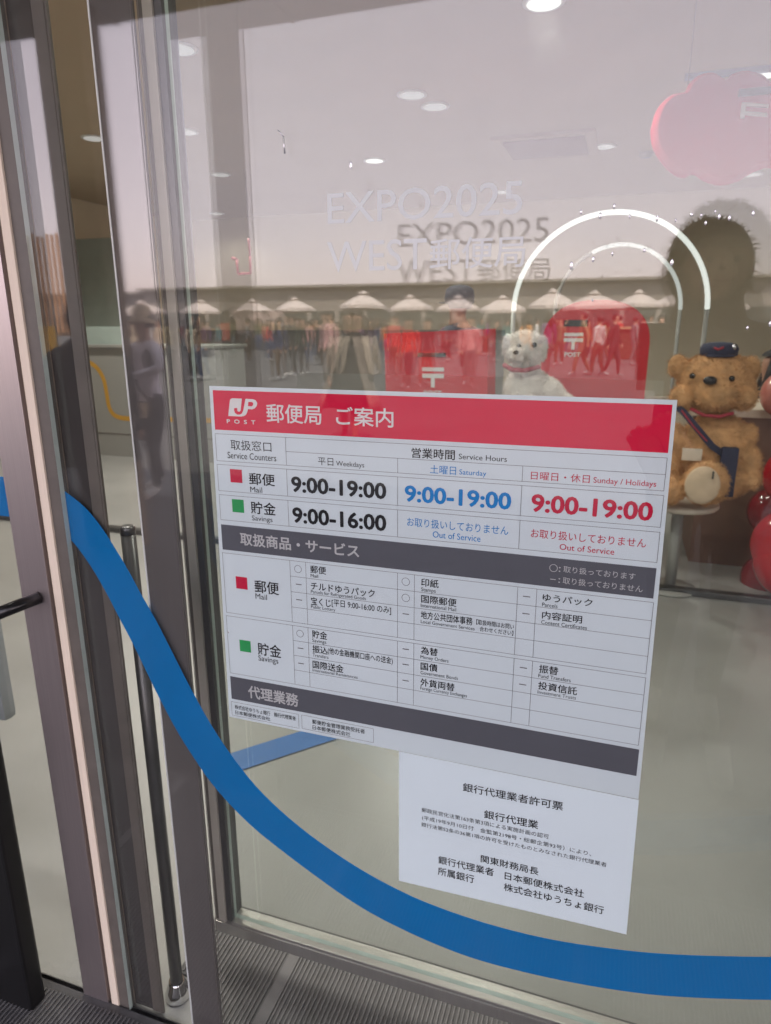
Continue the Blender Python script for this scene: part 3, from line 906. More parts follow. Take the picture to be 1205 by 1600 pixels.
# threshold rail at the far side of the entrance lobby
q = at(1130, 936, 2.93)
mb = MB(); mb.box(-6.9, 6.9, 2.93, 2.99, -0.003, 0.03, 0.004)
single(mb, 'threshold_rail', M['steel'], 'long metal threshold rail across the floor behind the notices', 'rail')

# long white counter with a yellow wave and a red line
cY = 5.4
ct = empty('service_counter', (-4.2, cY + 0.3, 0), 'long white counter with a yellow wave line on its front', 'counter')
o_ = Vector((-4.2, cY + 0.3, 0))
zt = at(170, 543, cY).z
xl, xr = -6.6, at(336, 560, cY).x
mb = MB(); mb.box(xl, xr, cY, cY + 0.6, -0.004, zt - 0.0); local(mb, o_).build('body', M['white'], ct)
mb = MB(); mb.box(xl - 0.02, xr + 0.02, cY - 0.04, cY + 0.64, zt + 0.0005, zt + 0.03, 0.004); local(mb, o_).build('top', M['white'], ct)
mb = MB(); mb.box(xl, at(200, 525, cY).x, cY + 0.1, cY + 0.12, zt + 0.031, at(170, 510, cY).z); local(mb, o_).build('screen', M['teal'], ct)
zz = [at(p[0], p[1], cY) for p in ((60, 560), (110, 556), (132, 563), (150, 573), (162, 592), (167, 615), (171, 636), (180, 649), (200, 654), (250, 655), (300, 656), (331, 657))]
up_ = [(p.x * 1000, p.z * 1000 + 26) for p in zz]
lo__ = [(p.x * 1000, p.z * 1000 - 26) for p in zz]
# offset across the line's own direction so that the wave keeps its width
pts = smooth([(p.x, p.z) for p in zz], 6)
m2 = MB()
A, B = [], []
for i, p in enumerate(pts):
    a, b = pts[max(i - 1, 0)], pts[min(i + 1, len(pts) - 1)]
    d = Vector((b[0] - a[0], b[1] - a[1])).normalized() * 0.026
    A.append(m2.bm.verts.new((p[0] - d.y, cY - 0.003, p[1] + d.x)))
    B.append(m2.bm.verts.new((p[0] + d.y, cY - 0.003, p[1] - d.x)))
for i in range(len(pts) - 1):
    f = m2._f([A[i], B[i], B[i + 1], A[i + 1]])
local(m2, o_).build('yellow_wave', M['yellow'], ct)
a, b = at(150, 739, cY), at(330, 744, cY)
mb = MB(); mb.box(xl, xr, cY - 0.004, cY - 0.001, a.z - 0.012, a.z + 0.012); local(mb, o_).build('red_line', mat('red_line', (0.42, 0.06, 0.07), 0.5, var=0.05), ct)
a = at(170, 677, cY)
mb = MB(); mb.box(xl, xr, cY - 0.004, cY - 0.001, a.z - 0.005, a.z + 0.005); local(mb, o_).build('joint', M['gasket'], ct)

# teal screen standing on the floor behind the counter
q0, q1 = at(118, 480, 6.8), at(192, 300, 6.8)
mb = MB(); mb.box(q0.x - 0.3, q1.x, 6.8, 6.86, -0.004, at(150, 372, 6.8).z, 0.01)
mb.box(q0.x - 0.3, q1.x, 6.79, 6.799, at(150, 468, 6.8).z, at(150, 473, 6.8).z)
single(mb, 'partition_screen', M['teal'], 'grey teal partition screen behind the white counter', 'screen')

# red flat-fronted post box prop
Y = 3.5
c0, c1 = at(600, 521, Y), at(762, 514, Y)
rb = empty('post_box_prop', ((c0.x + c1.x) / 2, Y + 0.15, 0), 'square red post box prop with a slanted top in front of the staff member', 'post box')
o_ = Vector(((c0.x + c1.x) / 2, Y + 0.15, 0))
mb = MB(); mb.prism([(at(607, 650, Y).x, 0.45), (at(764, 650, Y).x, 0.45), (c1.x, c1.z), (c0.x, c0.z)], Y, Y + 0.3); local(mb, o_).build('body', M['redgloss'], rb)
mb = MB(); mb.box(c0.x + 0.03, c1.x - 0.03, Y + 0.02, Y + 0.28, -0.004, 0.4495); local(mb, o_).build('stand', M['white'], rb)
a, b = at(653, 551, Y), at(697, 558, Y)
mb = MB(); mb.box(a.x, b.x, Y - 0.004, Y - 0.0005, b.z, a.z); local(mb, o_).build('slot', M['slot'], rb)
a = at(677, 574, Y); b = at(694, 574, Y)
bars_post(rb, o_, a.x, a.z, (b.x - a.x) * 2, Y - 0.0005)

# red round-topped post box prop
Y = 3.85
c0, c1, ctp = at(846, 560, Y), at(1013, 560, Y), at(930, 468, Y)
r2 = empty('round_post_box_prop', ((c0.x + c1.x) / 2, Y + 0.15, 0), 'red round-topped post box prop under the lit arches', 'post box')
o_ = Vector(((c0.x + c1.x) / 2, Y + 0.15, 0))
wd = (c1.x - c0.x) / 2
cx = (c0.x + c1.x) / 2
zc_ = at(930, 536, Y).z
poly = [(cx - wd, 0.35), (cx + wd, 0.35)] + [(cx + wd * math.copysign(abs(math.cos(t)) ** 0.85, math.cos(t)), zc_ + (ctp.z - zc_) * math.sin(t) ** 0.9) for t in [math.pi * k / 24 for k in range(25)]]
mb = MB(); mb.prism(poly, Y, Y + 0.3); local(mb, o_).build('body', M['redgloss'], r2)
mb = MB(); mb.box(cx - wd + 0.04, cx + wd - 0.04, Y + 0.03, Y + 0.27, -0.004, 0.3495); local(mb, o_).build('stand', M['white'], r2)
a, b = at(882, 500, Y), at(918, 510, Y)
mb = MB(); mb.box(a.x, b.x, Y - 0.004, Y - 0.0005, b.z, a.z); local(mb, o_).build('slot', M['slot'], r2)
a = at(897, 520, Y); b = at(912, 520, Y)
bars_post(r2, o_, a.x, a.z, (b.x - a.x) * 2, Y - 0.0005)

# lit arches (two bent light tubes, one behind the other)
led = emitter('arch_light_tube', (1.0, 0.99, 0.95), 0.27)
led2 = emitter('arch_light_tube_dim', (1.0, 0.99, 0.95), 0.17)
for (Y, ap, lf, rf, lab) in ((4.3, (962, 331), (803, 478), (1104, 492), 'tall lit white arch tube, the outer of two'), (5.6, (966, 382), (868, 478), (1062, 492), 'smaller lit white arch tube, the inner of two')):
    A, Lp, Rp = at(*ap, Y), at(*lf, Y), at(*rf, Y)
    cx = (Lp.x + Rp.x) / 2
    hw = (Rp.x - Lp.x) / 2
    zb_ = (Lp.z + Rp.z) / 2
    an = empty('arch_light', (cx, Y, 0), lab, 'arch light', 'lit arches')
    o_ = Vector((cx, Y, 0))
    pts = [(cx - hw * math.cos(t), Y, zb_ + (A.z - zb_) * math.sin(t)) for t in [math.pi * k / 40 for k in range(41)]]
    cut = 14 if Y > 5 else 0
    mb = MB(); mb.tube(pts[cut:], 0.017, 12); local(mb, o_).build('light_tube', led2 if cut else led, an)
    if cut:
        mb = MB(); mb.tube(pts[:cut + 1], 0.0165, 12); local(mb, o_).build('unlit_tube', M['white'], an)
    for s in (-1, 1):
        mb = MB(); mb.tube([(cx + s * hw, Y, -0.004), (cx + s * hw, Y, zb_ - 0.001)], 0.016, 12)
        local(mb, o_).build('leg', M['white'], an)

# long low display table with cream top behind the plush toys
Y = 3.55
a, b = at(1000, 628, Y), at(1205, 655, Y)
tb = empty('display_counter', (b.x + 0.2, Y + 0.3, 0), 'brown display counter with a cream top beside the teddy bear', 'counter')
o_ = Vector((b.x + 0.2, Y + 0.3, 0))
zt = at(1170, 652, Y).z
mb = MB(); mb.box(at(1003, 640, Y).x, b.x + 0.9, Y - 0.03, Y + 0.6, zt, zt + 0.05, 0.008); local(mb, o_).build('top', M['creamtop'], tb)
mb = MB(); mb.box(at(1097, 700, Y).x, b.x + 0.88, Y, Y + 0.55, -0.004, zt - 0.0005); local(mb, o_).build('body', M['tan'], tb)

# round stand the bear sits on
Y = 3.02
qc = at(1062, 782, Y)
zs = qc.z
rt_ = empty('round_stand', (qc.x, Y, 0), 'small round cream stand under the teddy bear', 'stand')
mb = MB(); mb.lathe([(0.0, zs - 0.03), (0.19, zs - 0.03), (0.20, zs - 0.02), (0.20, zs - 0.008), (0.193, zs), (0.0, zs)], (0, 0, 0), 40); mb.build('top', M['creamtop'], rt_)
mb = MB(); mb.tube([(0, 0, 0.0), (0, 0, zs - 0.031)], 0.03, 16); mb.lathe([(0.14, -0.004), (0.14, 0.01), (0.03, 0.02)], (0, 0, 0), 32); mb.build('leg', M['white'], rt_)


# ---- plush toys: one soft body from merged lumps, covered with short pile
def plush(lumps, voxel=0.012, pile=0.012, dens=1.0, seed=3):
    x = MB()
    for (c, r, rot) in lumps:
        x.ball(Vector(c), r, 20, 14, Matrix.Rotation(R(rot[1]), 3, rot[0]) if rot else None)
    me = bpy.data.meshes.new('plush')
    x.bm.to_mesh(me); x.bm.free()
    o = bpy.data.objects.new('plush', me)
    C.objects.link(o)
    md = o.modifiers.new('r', 'REMESH'); md.mode = 'VOXEL'; md.voxel_size = voxel
    sm = o.modifiers.new('s', 'SMOOTH'); sm.iterations = 4
    bpy.context.view_layer.update()
    m2 = bpy.data.meshes.new_from_object(o.evaluated_get(bpy.context.evaluated_depsgraph_get()))
    C.objects.unlink(o); bpy.data.objects.remove(o)
    y = MB()
    b2 = bmesh.new(); b2.from_mesh(m2)
    rnd = random.Random(seed)
    fs = [(f.calc_center_median(), f.normal.copy()) for f in b2.faces]
    y.add(b2, None, True)
    for (c, nn) in fs:
        if rnd.random() > dens: continue
        for _ in range(2):
            d = (nn + Vector((rnd.uniform(-.7, .7), rnd.uniform(-.7, .7), rnd.uniform(-.9, .4)))).normalized()
            s = d.orthogonal().normalized()
            s.rotate(Matrix.Rotation(rnd.uniform(0, 6.28), 3, d))
            p = c + Vector((rnd.uniform(-1, 1), rnd.uniform(-1, 1), rnd.uniform(-1, 1))) * voxel * 0.5
            L = pile * rnd.uniform(0.6, 1.3)
            vs = [y.bm.verts.new(p - s * 0.0018 - nn * 0.002), y.bm.verts.new(p + s * 0.0018 - nn * 0.002), y.bm.verts.new(p + d * L)]
            y._f(vs, True)
    return y


Y = 2.98
S = at(1118, 640, Y) - at(1117, 640, Y)
u = (at(1218, 640, Y).x - at(1118, 640, Y).x) / 100          # metres per photo pixel at the bear


def bp(px, py, dy=0.0):
    p = at(px, py, Y)
    return Vector((p.x, Y + dy, p.z))


base = bp(1110, 781)
bear = empty('teddy_bear', (base.x, Y, zs), 'big brown plush teddy bear with a navy cap and shoulder bag', 'plush toy')
o_ = Vector((base.x, Y, zs))
fur = mat('brown_plush', (0.56, 0.315, 0.145), 0.9, var=0.28, scale=18, bump=0.4, bscale=70)
cream = mat('cream_plush', (0.60, 0.46, 0.32), 0.9, var=0.12, scale=14)
X = lambda px, py, dy=0.0: tuple(bp(px, py, dy))
lum = [
    (X(1118, 597), (62 * u, 55 * u, 52 * u), None),          # head
    (X(1113, 612, -50 * u), (34 * u, 22 * u, 26 * u), None),  # muzzle
    (X(1068, 620, -18 * u), (24 * u, 26 * u, 24 * u), None),
    (X(1158, 618, -18 * u), (24 * u, 26 * u, 24 * u), None),
    (X(1059, 572), (17 * u, 12 * u, 21 * u), None),          # ears
    (X(1172, 577), (18 * u, 12 * u, 22 * u), None),
    (X(1117, 700, 5 * u), (60 * u, 48 * u, 64 * u), None),   # trunk
    (X(1117, 745, 5 * u), (64 * u, 50 * u, 40 * u), None),
    (X(1160, 690), (20 * u, 20 * u, 34 * u), ('Y', 24)),     # arm on the right
    (X(1170, 725, -10 * u), (19 * u, 20 * u, 32 * u), None),
    (X(1170, 748, -16 * u), (18 * u, 19 * u, 16 * u), None),
    (X(1060, 690), (18 * u, 20 * u, 36 * u), ('Y', -16)),    # arm on the left
    (X(1050, 730, -10 * u), (17 * u, 18 * u, 28 * u), None),
    (X(1097, 742, -70 * u), (37 * u, 22 * u, 39 * u), None),  # foot towards the glass
    (X(1103, 752, -30 * u), (32 * u, 44 * u, 28 * u), None),
    (X(1040, 755, -60 * u), (28 * u, 22 * u, 26 * u), None),  # other foot, behind the poster's edge
    (X(1048, 757, -30 * u), (24 * u, 44 * u, 22 * u), None),
]
local(plush(lum, 0.013, 0.017), o_).build('body', fur, bear)
mb = MB(); mb.ball(Vector(X(1090, 742, -88 * u)), (28 * u, 8 * u, 33 * u), 28, 18); local(mb, o_).build('foot_pad', cream, bear)
mb = MB(); mb.box(bp(1103, 740).x - 0.004, bp(1103, 740).x + 0.004, Y - 97 * u, Y - 94.5 * u, bp(1103, 731).z, bp(1103, 720).z); local(mb, o_).build('stitch', M['gasket'], bear)
mb = MB(); mb.ball(Vector(X(1103, 590, -68 * u)), (11 * u, 9 * u, 7.5 * u), 20, 14); local(mb, o_).build('nose', mat('nose_black', (0.012, 0.012, 0.016), 0.3, var=0), bear)
eyem = mat('bead_eye', (0.015, 0.012, 0.01), 0.12, var=0)
for e in (1078, 1137):
    mb = MB(); mb.ball(Vector(X(e, 584 if e < 1100 else 588, -53 * u)), 5 * u, 16, 10); local(mb, o_).build('eye', eyem, bear)
navy = mat('navy_cloth', (0.03, 0.034, 0.07), 0.8, var=0.15, scale=30)
redtrim = mat('red_trim', (0.35, 0.03, 0.05), 0.7, var=0.1)
cp_ = bp(1124, 546)
mb = MB()
mb.lathe([(0.0, -14 * u), (27 * u, -15 * u), (30 * u, -8 * u), (31 * u, 2 * u), (27 * u, 9 * u), (16 * u, 12 * u), (0.0, 13 * u)], cp_, 32)
b_ = local(mb, o_).build('cap', navy, bear)
mb = MB(); mb.ball(cp_ + Vector((0, -24 * u, -10 * u)), (24 * u, 14 * u, 3.0 * u), 24, 10); local(mb, o_).build('cap_peak', navy, bear)
mb = MB(); mb.ball(cp_ + Vector((20 * u, -22 * u, 5 * u)), (4 * u, 3 * u, 5 * u), 16, 10); local(mb, o_).build('cap_button', M['chrome'], bear)
mb = MB(); mb.tube([cp_ + Vector((-12 * u, -31 * u, 4 * u)), cp_ + Vector((-5 * u, -32.5 * u, 1 * u)), cp_ + Vector((3 * u, -32.5 * u, 5 * u))], 2 * u, 8); local(mb, o_).build('cap_trim', redtrim, bear)


def strap(pts, w, th, name, m_):
    x = MB()
    A, B = [], []
    P = [Vector(p) for p in pts]
    for i, p in enumerate(P):
        d = (P[min(i + 1, len(P) - 1)] - P[max(i - 1, 0)])
        s = Vector((-d.z, 0, d.x)).normalized() * w / 2
        A.append([x.bm.verts.new(p + s), x.bm.verts.new(p + s + Vector((0, th, 0)))])
        B.append([x.bm.verts.new(p - s), x.bm.verts.new(p - s + Vector((0, th, 0)))])
    for i in range(len(P) - 1):
        x._f([A[i][0], B[i][0], B[i + 1][0], A[i + 1][0]]); x._f([A[i][1], A[i + 1][1], B[i + 1][1], B[i][1]])
        x._f([A[i][0], A[i + 1][0], A[i + 1][1], A[i][1]]); x._f([B[i][0], B[i][1], B[i + 1][1], B[i + 1][0]])
    return local(x, o_).build(name, m_, bear)


strap([X(1052, 628, -30 * u), X(1066, 640, -48 * u), X(1086, 664, -53 * u), X(1108, 690, -52 * u), X(1130, 706, -47 * u)], 11 * u, 6 * u, 'bag_strap', navy)
strap([X(1062, 636, -49.5 * u), X(1080, 660, -55 * u), X(1100, 682, -55 * u)], 2.5 * u, 1.5 * u, 'strap_trim', redtrim)
a, b = bp(1112, 700), bp(1143, 772)
mb = MB(); mb.box(bp(1118, 0 + 730).x, bp(1144, 730).x, Y - 56 * u, Y - 36 * u, bp(1130, 766).z, bp(1130, 692).z, 4 * u); local(mb, o_).build('bag', navy, bear)
mb = MB(); mb.tube([X(1076, 634, -44 * u), X(1095, 643, -54 * u), X(1118, 645, -55 * u), X(1140, 640, -50 * u)], 3 * u, 8); local(mb, o_).build('collar', redtrim, bear)
mb = MB(); mb.box(bp(1062, 710).x, bp(1092, 710).x, Y - 50 * u, Y - 46 * u, bp(1080, 712).z, bp(1080, 694).z, 0.002); local(mb, o_).build('tag_card', M['creamtop'], bear)

# white plush dog
Y = 3.3
u = (at(918, 560, Y).x - at(818, 560, Y).x) / 100
dz = bp(830, 640).z
dog = empty('plush_dog', (bp(825, 640).x, Y, dz), 'white plush dog with a red collar sitting between the red post boxes', 'plush toy')
o_ = Vector((bp(825, 640).x, Y, dz))
wfur = mat('white_plush', (0.72, 0.67, 0.63), 0.9, var=0.12, scale=16, bump=0.4, bscale=60)
lum = [
    (X(820, 545), (33 * u, 28 * u, 30 * u), None), (X(812, 552, -26 * u), (17 * u, 14 * u, 12 * u), None),
    (X(792, 540, 4 * u), (8 * u, 10 * u, 20 * u), None), (X(848, 545, 2 * u), (8 * u, 10 * u, 22 * u), None),
    (X(822, 610, 6 * u), (38 * u, 30 * u, 40 * u), None), (X(850, 612, 14 * u), (36 * u, 26 * u, 24 * u), ('Y', 25)), (X(876, 622, 14 * u), (22 * u, 14 * u, 10 * u), ('Y', 15)),
    (X(808, 635, -24 * u), (12 * u, 14 * u, 24 * u), None), (X(835, 636, -24 * u), (12 * u, 14 * u, 24 * u), None),
]
local(plush(lum, 0.012, 0.013, seed=5), o_).build('body', wfur, dog)
for e, z in ((815, 541), (838, 538)):
    mb = MB(); mb.ball(Vector(X(e, z, -27 * u)), 4.5 * u, 14, 10); local(mb, o_).build('eye', eyem, dog)
mb = MB(); mb.ball(Vector(X(812, 549, -40 * u)), (4.5 * u, 4 * u, 3.5 * u), 14, 10); local(mb, o_).build('nose', eyem, dog)
mb = MB(); mb.tube([X(790, 570, -10 * u), X(805, 576, -30 * u), X(825, 577, -32 * u), X(845, 572, -18 * u)], 4 * u, 8); local(mb, o_).build('collar', redtrim, dog)
tq = bp(830, 662)
st = empty('low_table', (tq.x, Y, 0), 'plain white low table carrying the plush dog', 'table')
mb = MB(); mb.box(-0.32, 0.32, -0.2, 0.25, tq.z - 0.04, tq.z, 0.006); mb.build('top', M['creamtop'], st)
for sx in (-0.28, 0.28):
    for s2 in (-0.16, 0.21):
        mb = MB(); mb.box(sx - 0.02, sx + 0.02, s2 - 0.02, s2 + 0.02, -0.004, tq.z - 0.0405); mb.build('leg', M['white'], st)

# balloons at the right edge
bal = mat('red_balloon', (0.52, 0.012, 0.018), 0.18, var=0.05, coat=0.4)
bal2 = mat('dark_red_balloon', (0.20, 0.012, 0.016), 0.18, var=0.05, coat=0.4)
bal3 = mat('pink_balloon', (0.55, 0.20, 0.16), 0.25, var=0.05, coat=0.3)
for (px, py, r, Y, m_, lab) in ((1243, 745, 53, 3.1, bal, 'round red balloon, topmost of the bunch beside the bear'), (1232, 852, 62, 3.08, bal, 'big red balloon, middle of the bunch beside the bear'), (1226, 974, 66, 3.05, bal, 'big red balloon touching the floor under the others'),
                              (1208, 800, 42, 3.3, bal2, 'dark red balloon tucked between the two upper red balloons'), (1199, 905, 44, 3.28, bal2, 'dark red balloon tucked above the lowest red balloon'), (1226, 616, 39, 3.4, bal3, 'small pinkish balloon on the cream counter top')):
    c = at(px, py, Y)
    rr = r * (at(px + 1, py, Y).x - at(px, py, Y).x)
    if 'floor' in lab: c.z = max(c.z, rr * 1.06)
    bb = empty('balloon', c, lab, 'balloon', 'balloons beside the bear')
    mb = MB(); mb.ball(Vector((0, 0, 0)), (rr, rr, rr * 1.05), 36, 24); mb.build('skin', m_, bb)
    mb = MB(); mb.lathe([(0.002, 0.012), (0.006, 0.0), (0.010, -0.012)], (0, 0, -rr * 1.05 - 0.004), 12); mb.build('knot', m_, bb)

# cloud-shaped hanging red sign, upper right
Y = 3.3
cl_ = [(1016, 205), (1020, 232), (1034, 256), (1050, 272), (1066, 278), (1083, 273), (1100, 283), (1125, 290), (1152, 284), (1172, 272), (1200, 262), (1235, 262), (1268, 240), (1285, 205), (1280, 165), (1258, 135), (1228, 124), (1205, 130), (1190, 119), (1165, 113), (1143, 118), (1132, 126), (1112, 116), (1090, 120), (1076, 132), (1068, 146), (1045, 152), (1026, 172)]
pc = [(at(a, b, Y).x, at(a, b, Y).z) for a, b in cl_]
cx = sum(p[0] for p in pc) / len(pc); cz = sum(p[1] for p in pc) / len(pc)
cs = empty('cloud_sign', (cx, Y, cz), 'red cloud-shaped puffy sign with the postal mark hanging from the ceiling', 'hanging sign')
o_ = Vector((cx, Y, cz))
sp = smooth(pc + pc[:1], 5)[:-1]
mb = MB()
lay = [(-0.07, 0.0, 0.90), (-0.05, 0.0, 0.97), (0.0, 0.0, 1.0), (0.05, 0.0, 0.97), (0.07, 0.0, 0.9)]
rings = [[mb.bm.verts.new((cx + (p[0] - cx) * s, Y + y, cz + (p[1] - cz) * s)) for p in sp] for y, _, s in lay]
for a, b in zip(rings, rings[1:]):
    for k in range(len(sp)):
        mb._f([a[k], a[(k + 1) % len(sp)], b[(k + 1) % len(sp)], b[k]], True)
mb._f(rings[0]); mb._f(list(reversed(rings[-1])))
local(mb, o_).build('body', mat('red_puffy_cloth', (0.50, 0.02, 0.04), 0.85, var=0.08, scale=4, spec=0.15), cs)
mb = MB()
a, b = at(1152, 146, Y), at(1208, 153, Y)
mb.box(a.x, b.x, Y - 0.076, Y - 0.0705, b.z, a.z); local(mb, o_).build('slot', M['slot'], cs)
mb = MB()
mb.prism([(at(*q, Y).x, at(*q, Y).z) for q in ((1153, 191), (1160, 191), (1163, 167), (1156, 167))], Y - 0.076, Y - 0.0705)
mb.prism([(at(*q, Y).x, at(*q, Y).z) for q in ((1163.5, 167), (1196, 170), (1195.5, 175), (1163, 172.5))], Y - 0.0757, Y - 0.0705)
mb.prism([(at(*q, Y).x, at(*q, Y).z) for q in ((1161.5, 180), (1194.5, 183), (1194, 188.5), (1161, 186))], Y - 0.0757, Y - 0.0705)
local(mb, o_).build('postal_mark', M['whiteink'], cs)
for dx in (-0.2, 0.2):
    mb = MB(); mb.tube([(cx + dx, Y, cz + 0.2), (cx + dx, Y, 3.05)], 0.0015, 6)
    local(mb, o_).build('wire', M['steel'], cs)

# blue grey hanging panel
Y = 4.6
a, b = at(1083, 12, Y), at(1240, 48, Y)
hp = empty('hanging_sign', ((a.x + b.x) / 2, Y, b.z), 'plain blue grey panel hanging at the upper right', 'hanging sign')
o_ = Vector(((a.x + b.x) / 2, Y, b.z))
zt = min(a.z, 3.02)
mb = MB(); mb.box(a.x, b.x, Y, Y + 0.04, b.z, zt, 0.006); local(mb, o_).build('panel', M['bluegrey'], hp)
for s in (0.2, 0.8):
    mb = MB(); mb.tube([(a.x + (b.x - a.x) * s, Y + 0.02, zt), (a.x + (b.x - a.x) * s, Y + 0.02, 3.05)], 0.003, 6)
    local(mb, o_).build('rod', M['steel'], hp)

# small red outline emblem on a hanging clear plate
Y = 6.2
pts = [at(p[0], p[1], Y) for p in ((389, 372), (391, 400), (392, 427), (372, 428), (370, 405), (362, 403))]
he = empty('hanging_emblem', (pts[2].x, Y, pts[2].z), 'thin pink outline emblem hanging near the far ceiling', 'hanging sign')
o_ = pts[2].copy()
mb = MB()
for a, b in zip(pts, pts[1:]): mb.tube([a, b], 0.016, 8)
local(mb, o_).build('outline', mat('pink_outline', (0.5, 0.12, 0.14), 0.5, var=0), he)
mb = MB(); mb.tube([(pts[0].x, Y, pts[0].z), (pts[0].x, Y, 3.05)], 0.003, 6); local(mb, o_).build('wire', M['steel'], he)

# ceiling lights and ceiling cassette
lampb = emitter('downlight_bright', (1.0, 0.98, 0.93), 0.28)
lampd = emitter('downlight_dim', (1.0, 0.97, 0.92), 0.10)
ring_ = mat('lamp_ring', (0.7, 0.7, 0.68), 0.4, var=0)
CL = [(585, 250, 'brightest round ceiling light above the window lettering', 1), (680, 165, 'round ceiling light up and right of the brightest one', 0), (850, 2, 'round ceiling light at the top edge of the picture', 1), (945, 228, 'small round ceiling light right of the ceiling cassette', 0), (290, 205, 'small round ceiling light beside the inner door frame', 0), (280, 75, 'round ceiling light highest beside the inner door frame', 0), (345, 272, 'tiny faint round ceiling light left of the brightest one', 0), (1200, 113, 'round ceiling light above the red cloud sign', 1), (342, 372, 'farthest round ceiling light near the hanging emblem', 0)]


def ceil_at(px, py):
    v = at(px, py, 1.0) - CAM
    return CAM + v * ((3.05 - CAM.z) / v.z)


def downlight(p, lab, bright, gain=1.0):
    d_ = empty('ceiling_light', p, lab, 'ceiling light', 'round ceiling lights')
    rr = 0.11
    mb = MB(); mb.lathe([(rr, 0.0), (rr, -0.006), (rr * 0.8, -0.009), (rr * 0.8, 0.0)], (0, 0, -0.0005), 28); mb.build('rim', ring_, d_)
    mb = MB(); mb.lathe([(0.0, -0.0095), (rr * 0.79, -0.0095), (rr * 0.79, -0.012), (0.0, -0.014)], (0, 0, -0.0005), 24); mb.build('diffuser', lampb if bright else lampd, d_)
    ld = bpy.data.lights.new('downlight_beam', 'SPOT')
    ld.energy = LAMP_W * gain
    ld.color = (1.0, 0.95, 0.88)
    ld.spot_size = R(150)
    ld.spot_blend = 0.7
    ld.shadow_soft_size = 0.08
    lo = bpy.data.objects.new('downlight_beam', ld)
    C.objects.link(lo)
    lo.parent = d_
    lo.location = (0, 0, -0.10)


LAMP_W = 14.0
for (px, py, lab, br) in CL:
    p = ceil_at(px, py)
    if p.y > 9.0: p = CAM + (p - CAM) * (9.6 / (p.y - CAM.y)); p.z = 3.05
    downlight(p, lab, br, 0.12 if p.y > 7.5 else 1.0)
for (x, y, lab) in ((-1.5, 0.7, 'added round ceiling light over the left of the lobby'), (2.6, 1.6, 'round ceiling light over the right of the lobby'), (3.4, 4.2, 'round ceiling light over the right of the room'), (-4.6, 4.6, 'round ceiling light over the white counter'), (0.3, 0.9, 'added round ceiling light over the middle of the lobby'), (-1.6, 4.4, 'round ceiling light over the middle of the room'), (-1.0, 0.38, 'added round ceiling light just inside the dark leaf'), (-2.2, 0.5, 'added round ceiling light just inside the side window'), (1.2, 8.3, 'added round ceiling light near the back wall on the right'), (3.2, 8.1, 'added round ceiling light in the far right corner'), (-1.6, 8.4, 'added round ceiling light near the middle of the back wall')):  # lamps near the glass and back wall are added to brighten floor and wall
    downlight(Vector((x, y, 3.05)), lab, 0, 0.12 if y > 8 else (1.4 if y < 0.6 else (2.4 if x < -1.0 and y > 4 else 1.0)))
p = ceil_at(855, 226)
ac = empty('ceiling_cassette', (p.x, p.y, 3.05), 'square air conditioning cassette set in the ceiling', 'air conditioner')
mb = MB(); mb.box(-0.45, 0.45, -0.45, 0.45, -0.03, -0.001, 0.008); mb.build('body', M['ceil'], ac)
mb = MB(); mb.box(-0.36, 0.36, -0.36, 0.36, -0.036, -0.0305)
mb.build('grille', M['tan'], ac)
p = ceil_at(1010, 238)
sp_ = empty('smoke_detector', (p.x, p.y, 3.05), 'small white detector dome on the ceiling by the cloud sign', 'detector')
mb = MB(); mb.lathe([(0.07, 0.0), (0.07, -0.02), (0.04, -0.045), (0.0, -0.05)], (0, 0, -0.0005), 24); mb.build('dome', M['white'], sp_)

# ------------------------------------------------------------------ people
_cm = {}


def cloth(c, r=0.85):
    k = (tuple(c), r)
    if k not in _cm:
        _cm[k] = mat('cloth', c, r, var=0.15, scale=14, bump=0.1, bscale=40)
    return _cm[k]


SKIN = (0.50, 0.28, 0.19)


def skin_mesh(name, V, E, root, sub=1):
    me = bpy.data.meshes.new(name)
    me.from_pydata([v[0] for v in V], E, [])
    o = bpy.data.objects.new(name, me)
    C.objects.link(o)
    o.modifiers.new('k', 'SKIN')
    lay = me.skin_vertices[0].data
    for i, v in enumerate(V):
        lay[i].radius = v[1] if isinstance(v[1], tuple) else (v[1], v[1])
        lay[i].use_root = i == root
    sb = o.modifiers.new('s', 'SUBSURF'); sb.levels = sub; sb.render_levels = sub
    bpy.context.view_layer.update()
    m2 = bpy.data.meshes.new_from_object(o.evaluated_get(bpy.context.evaluated_depsgraph_get()))
    C.objects.unlink(o)
    bpy.data.objects.remove(o)
    bpy.data.meshes.remove(me)
    m2.name = name
    return m2


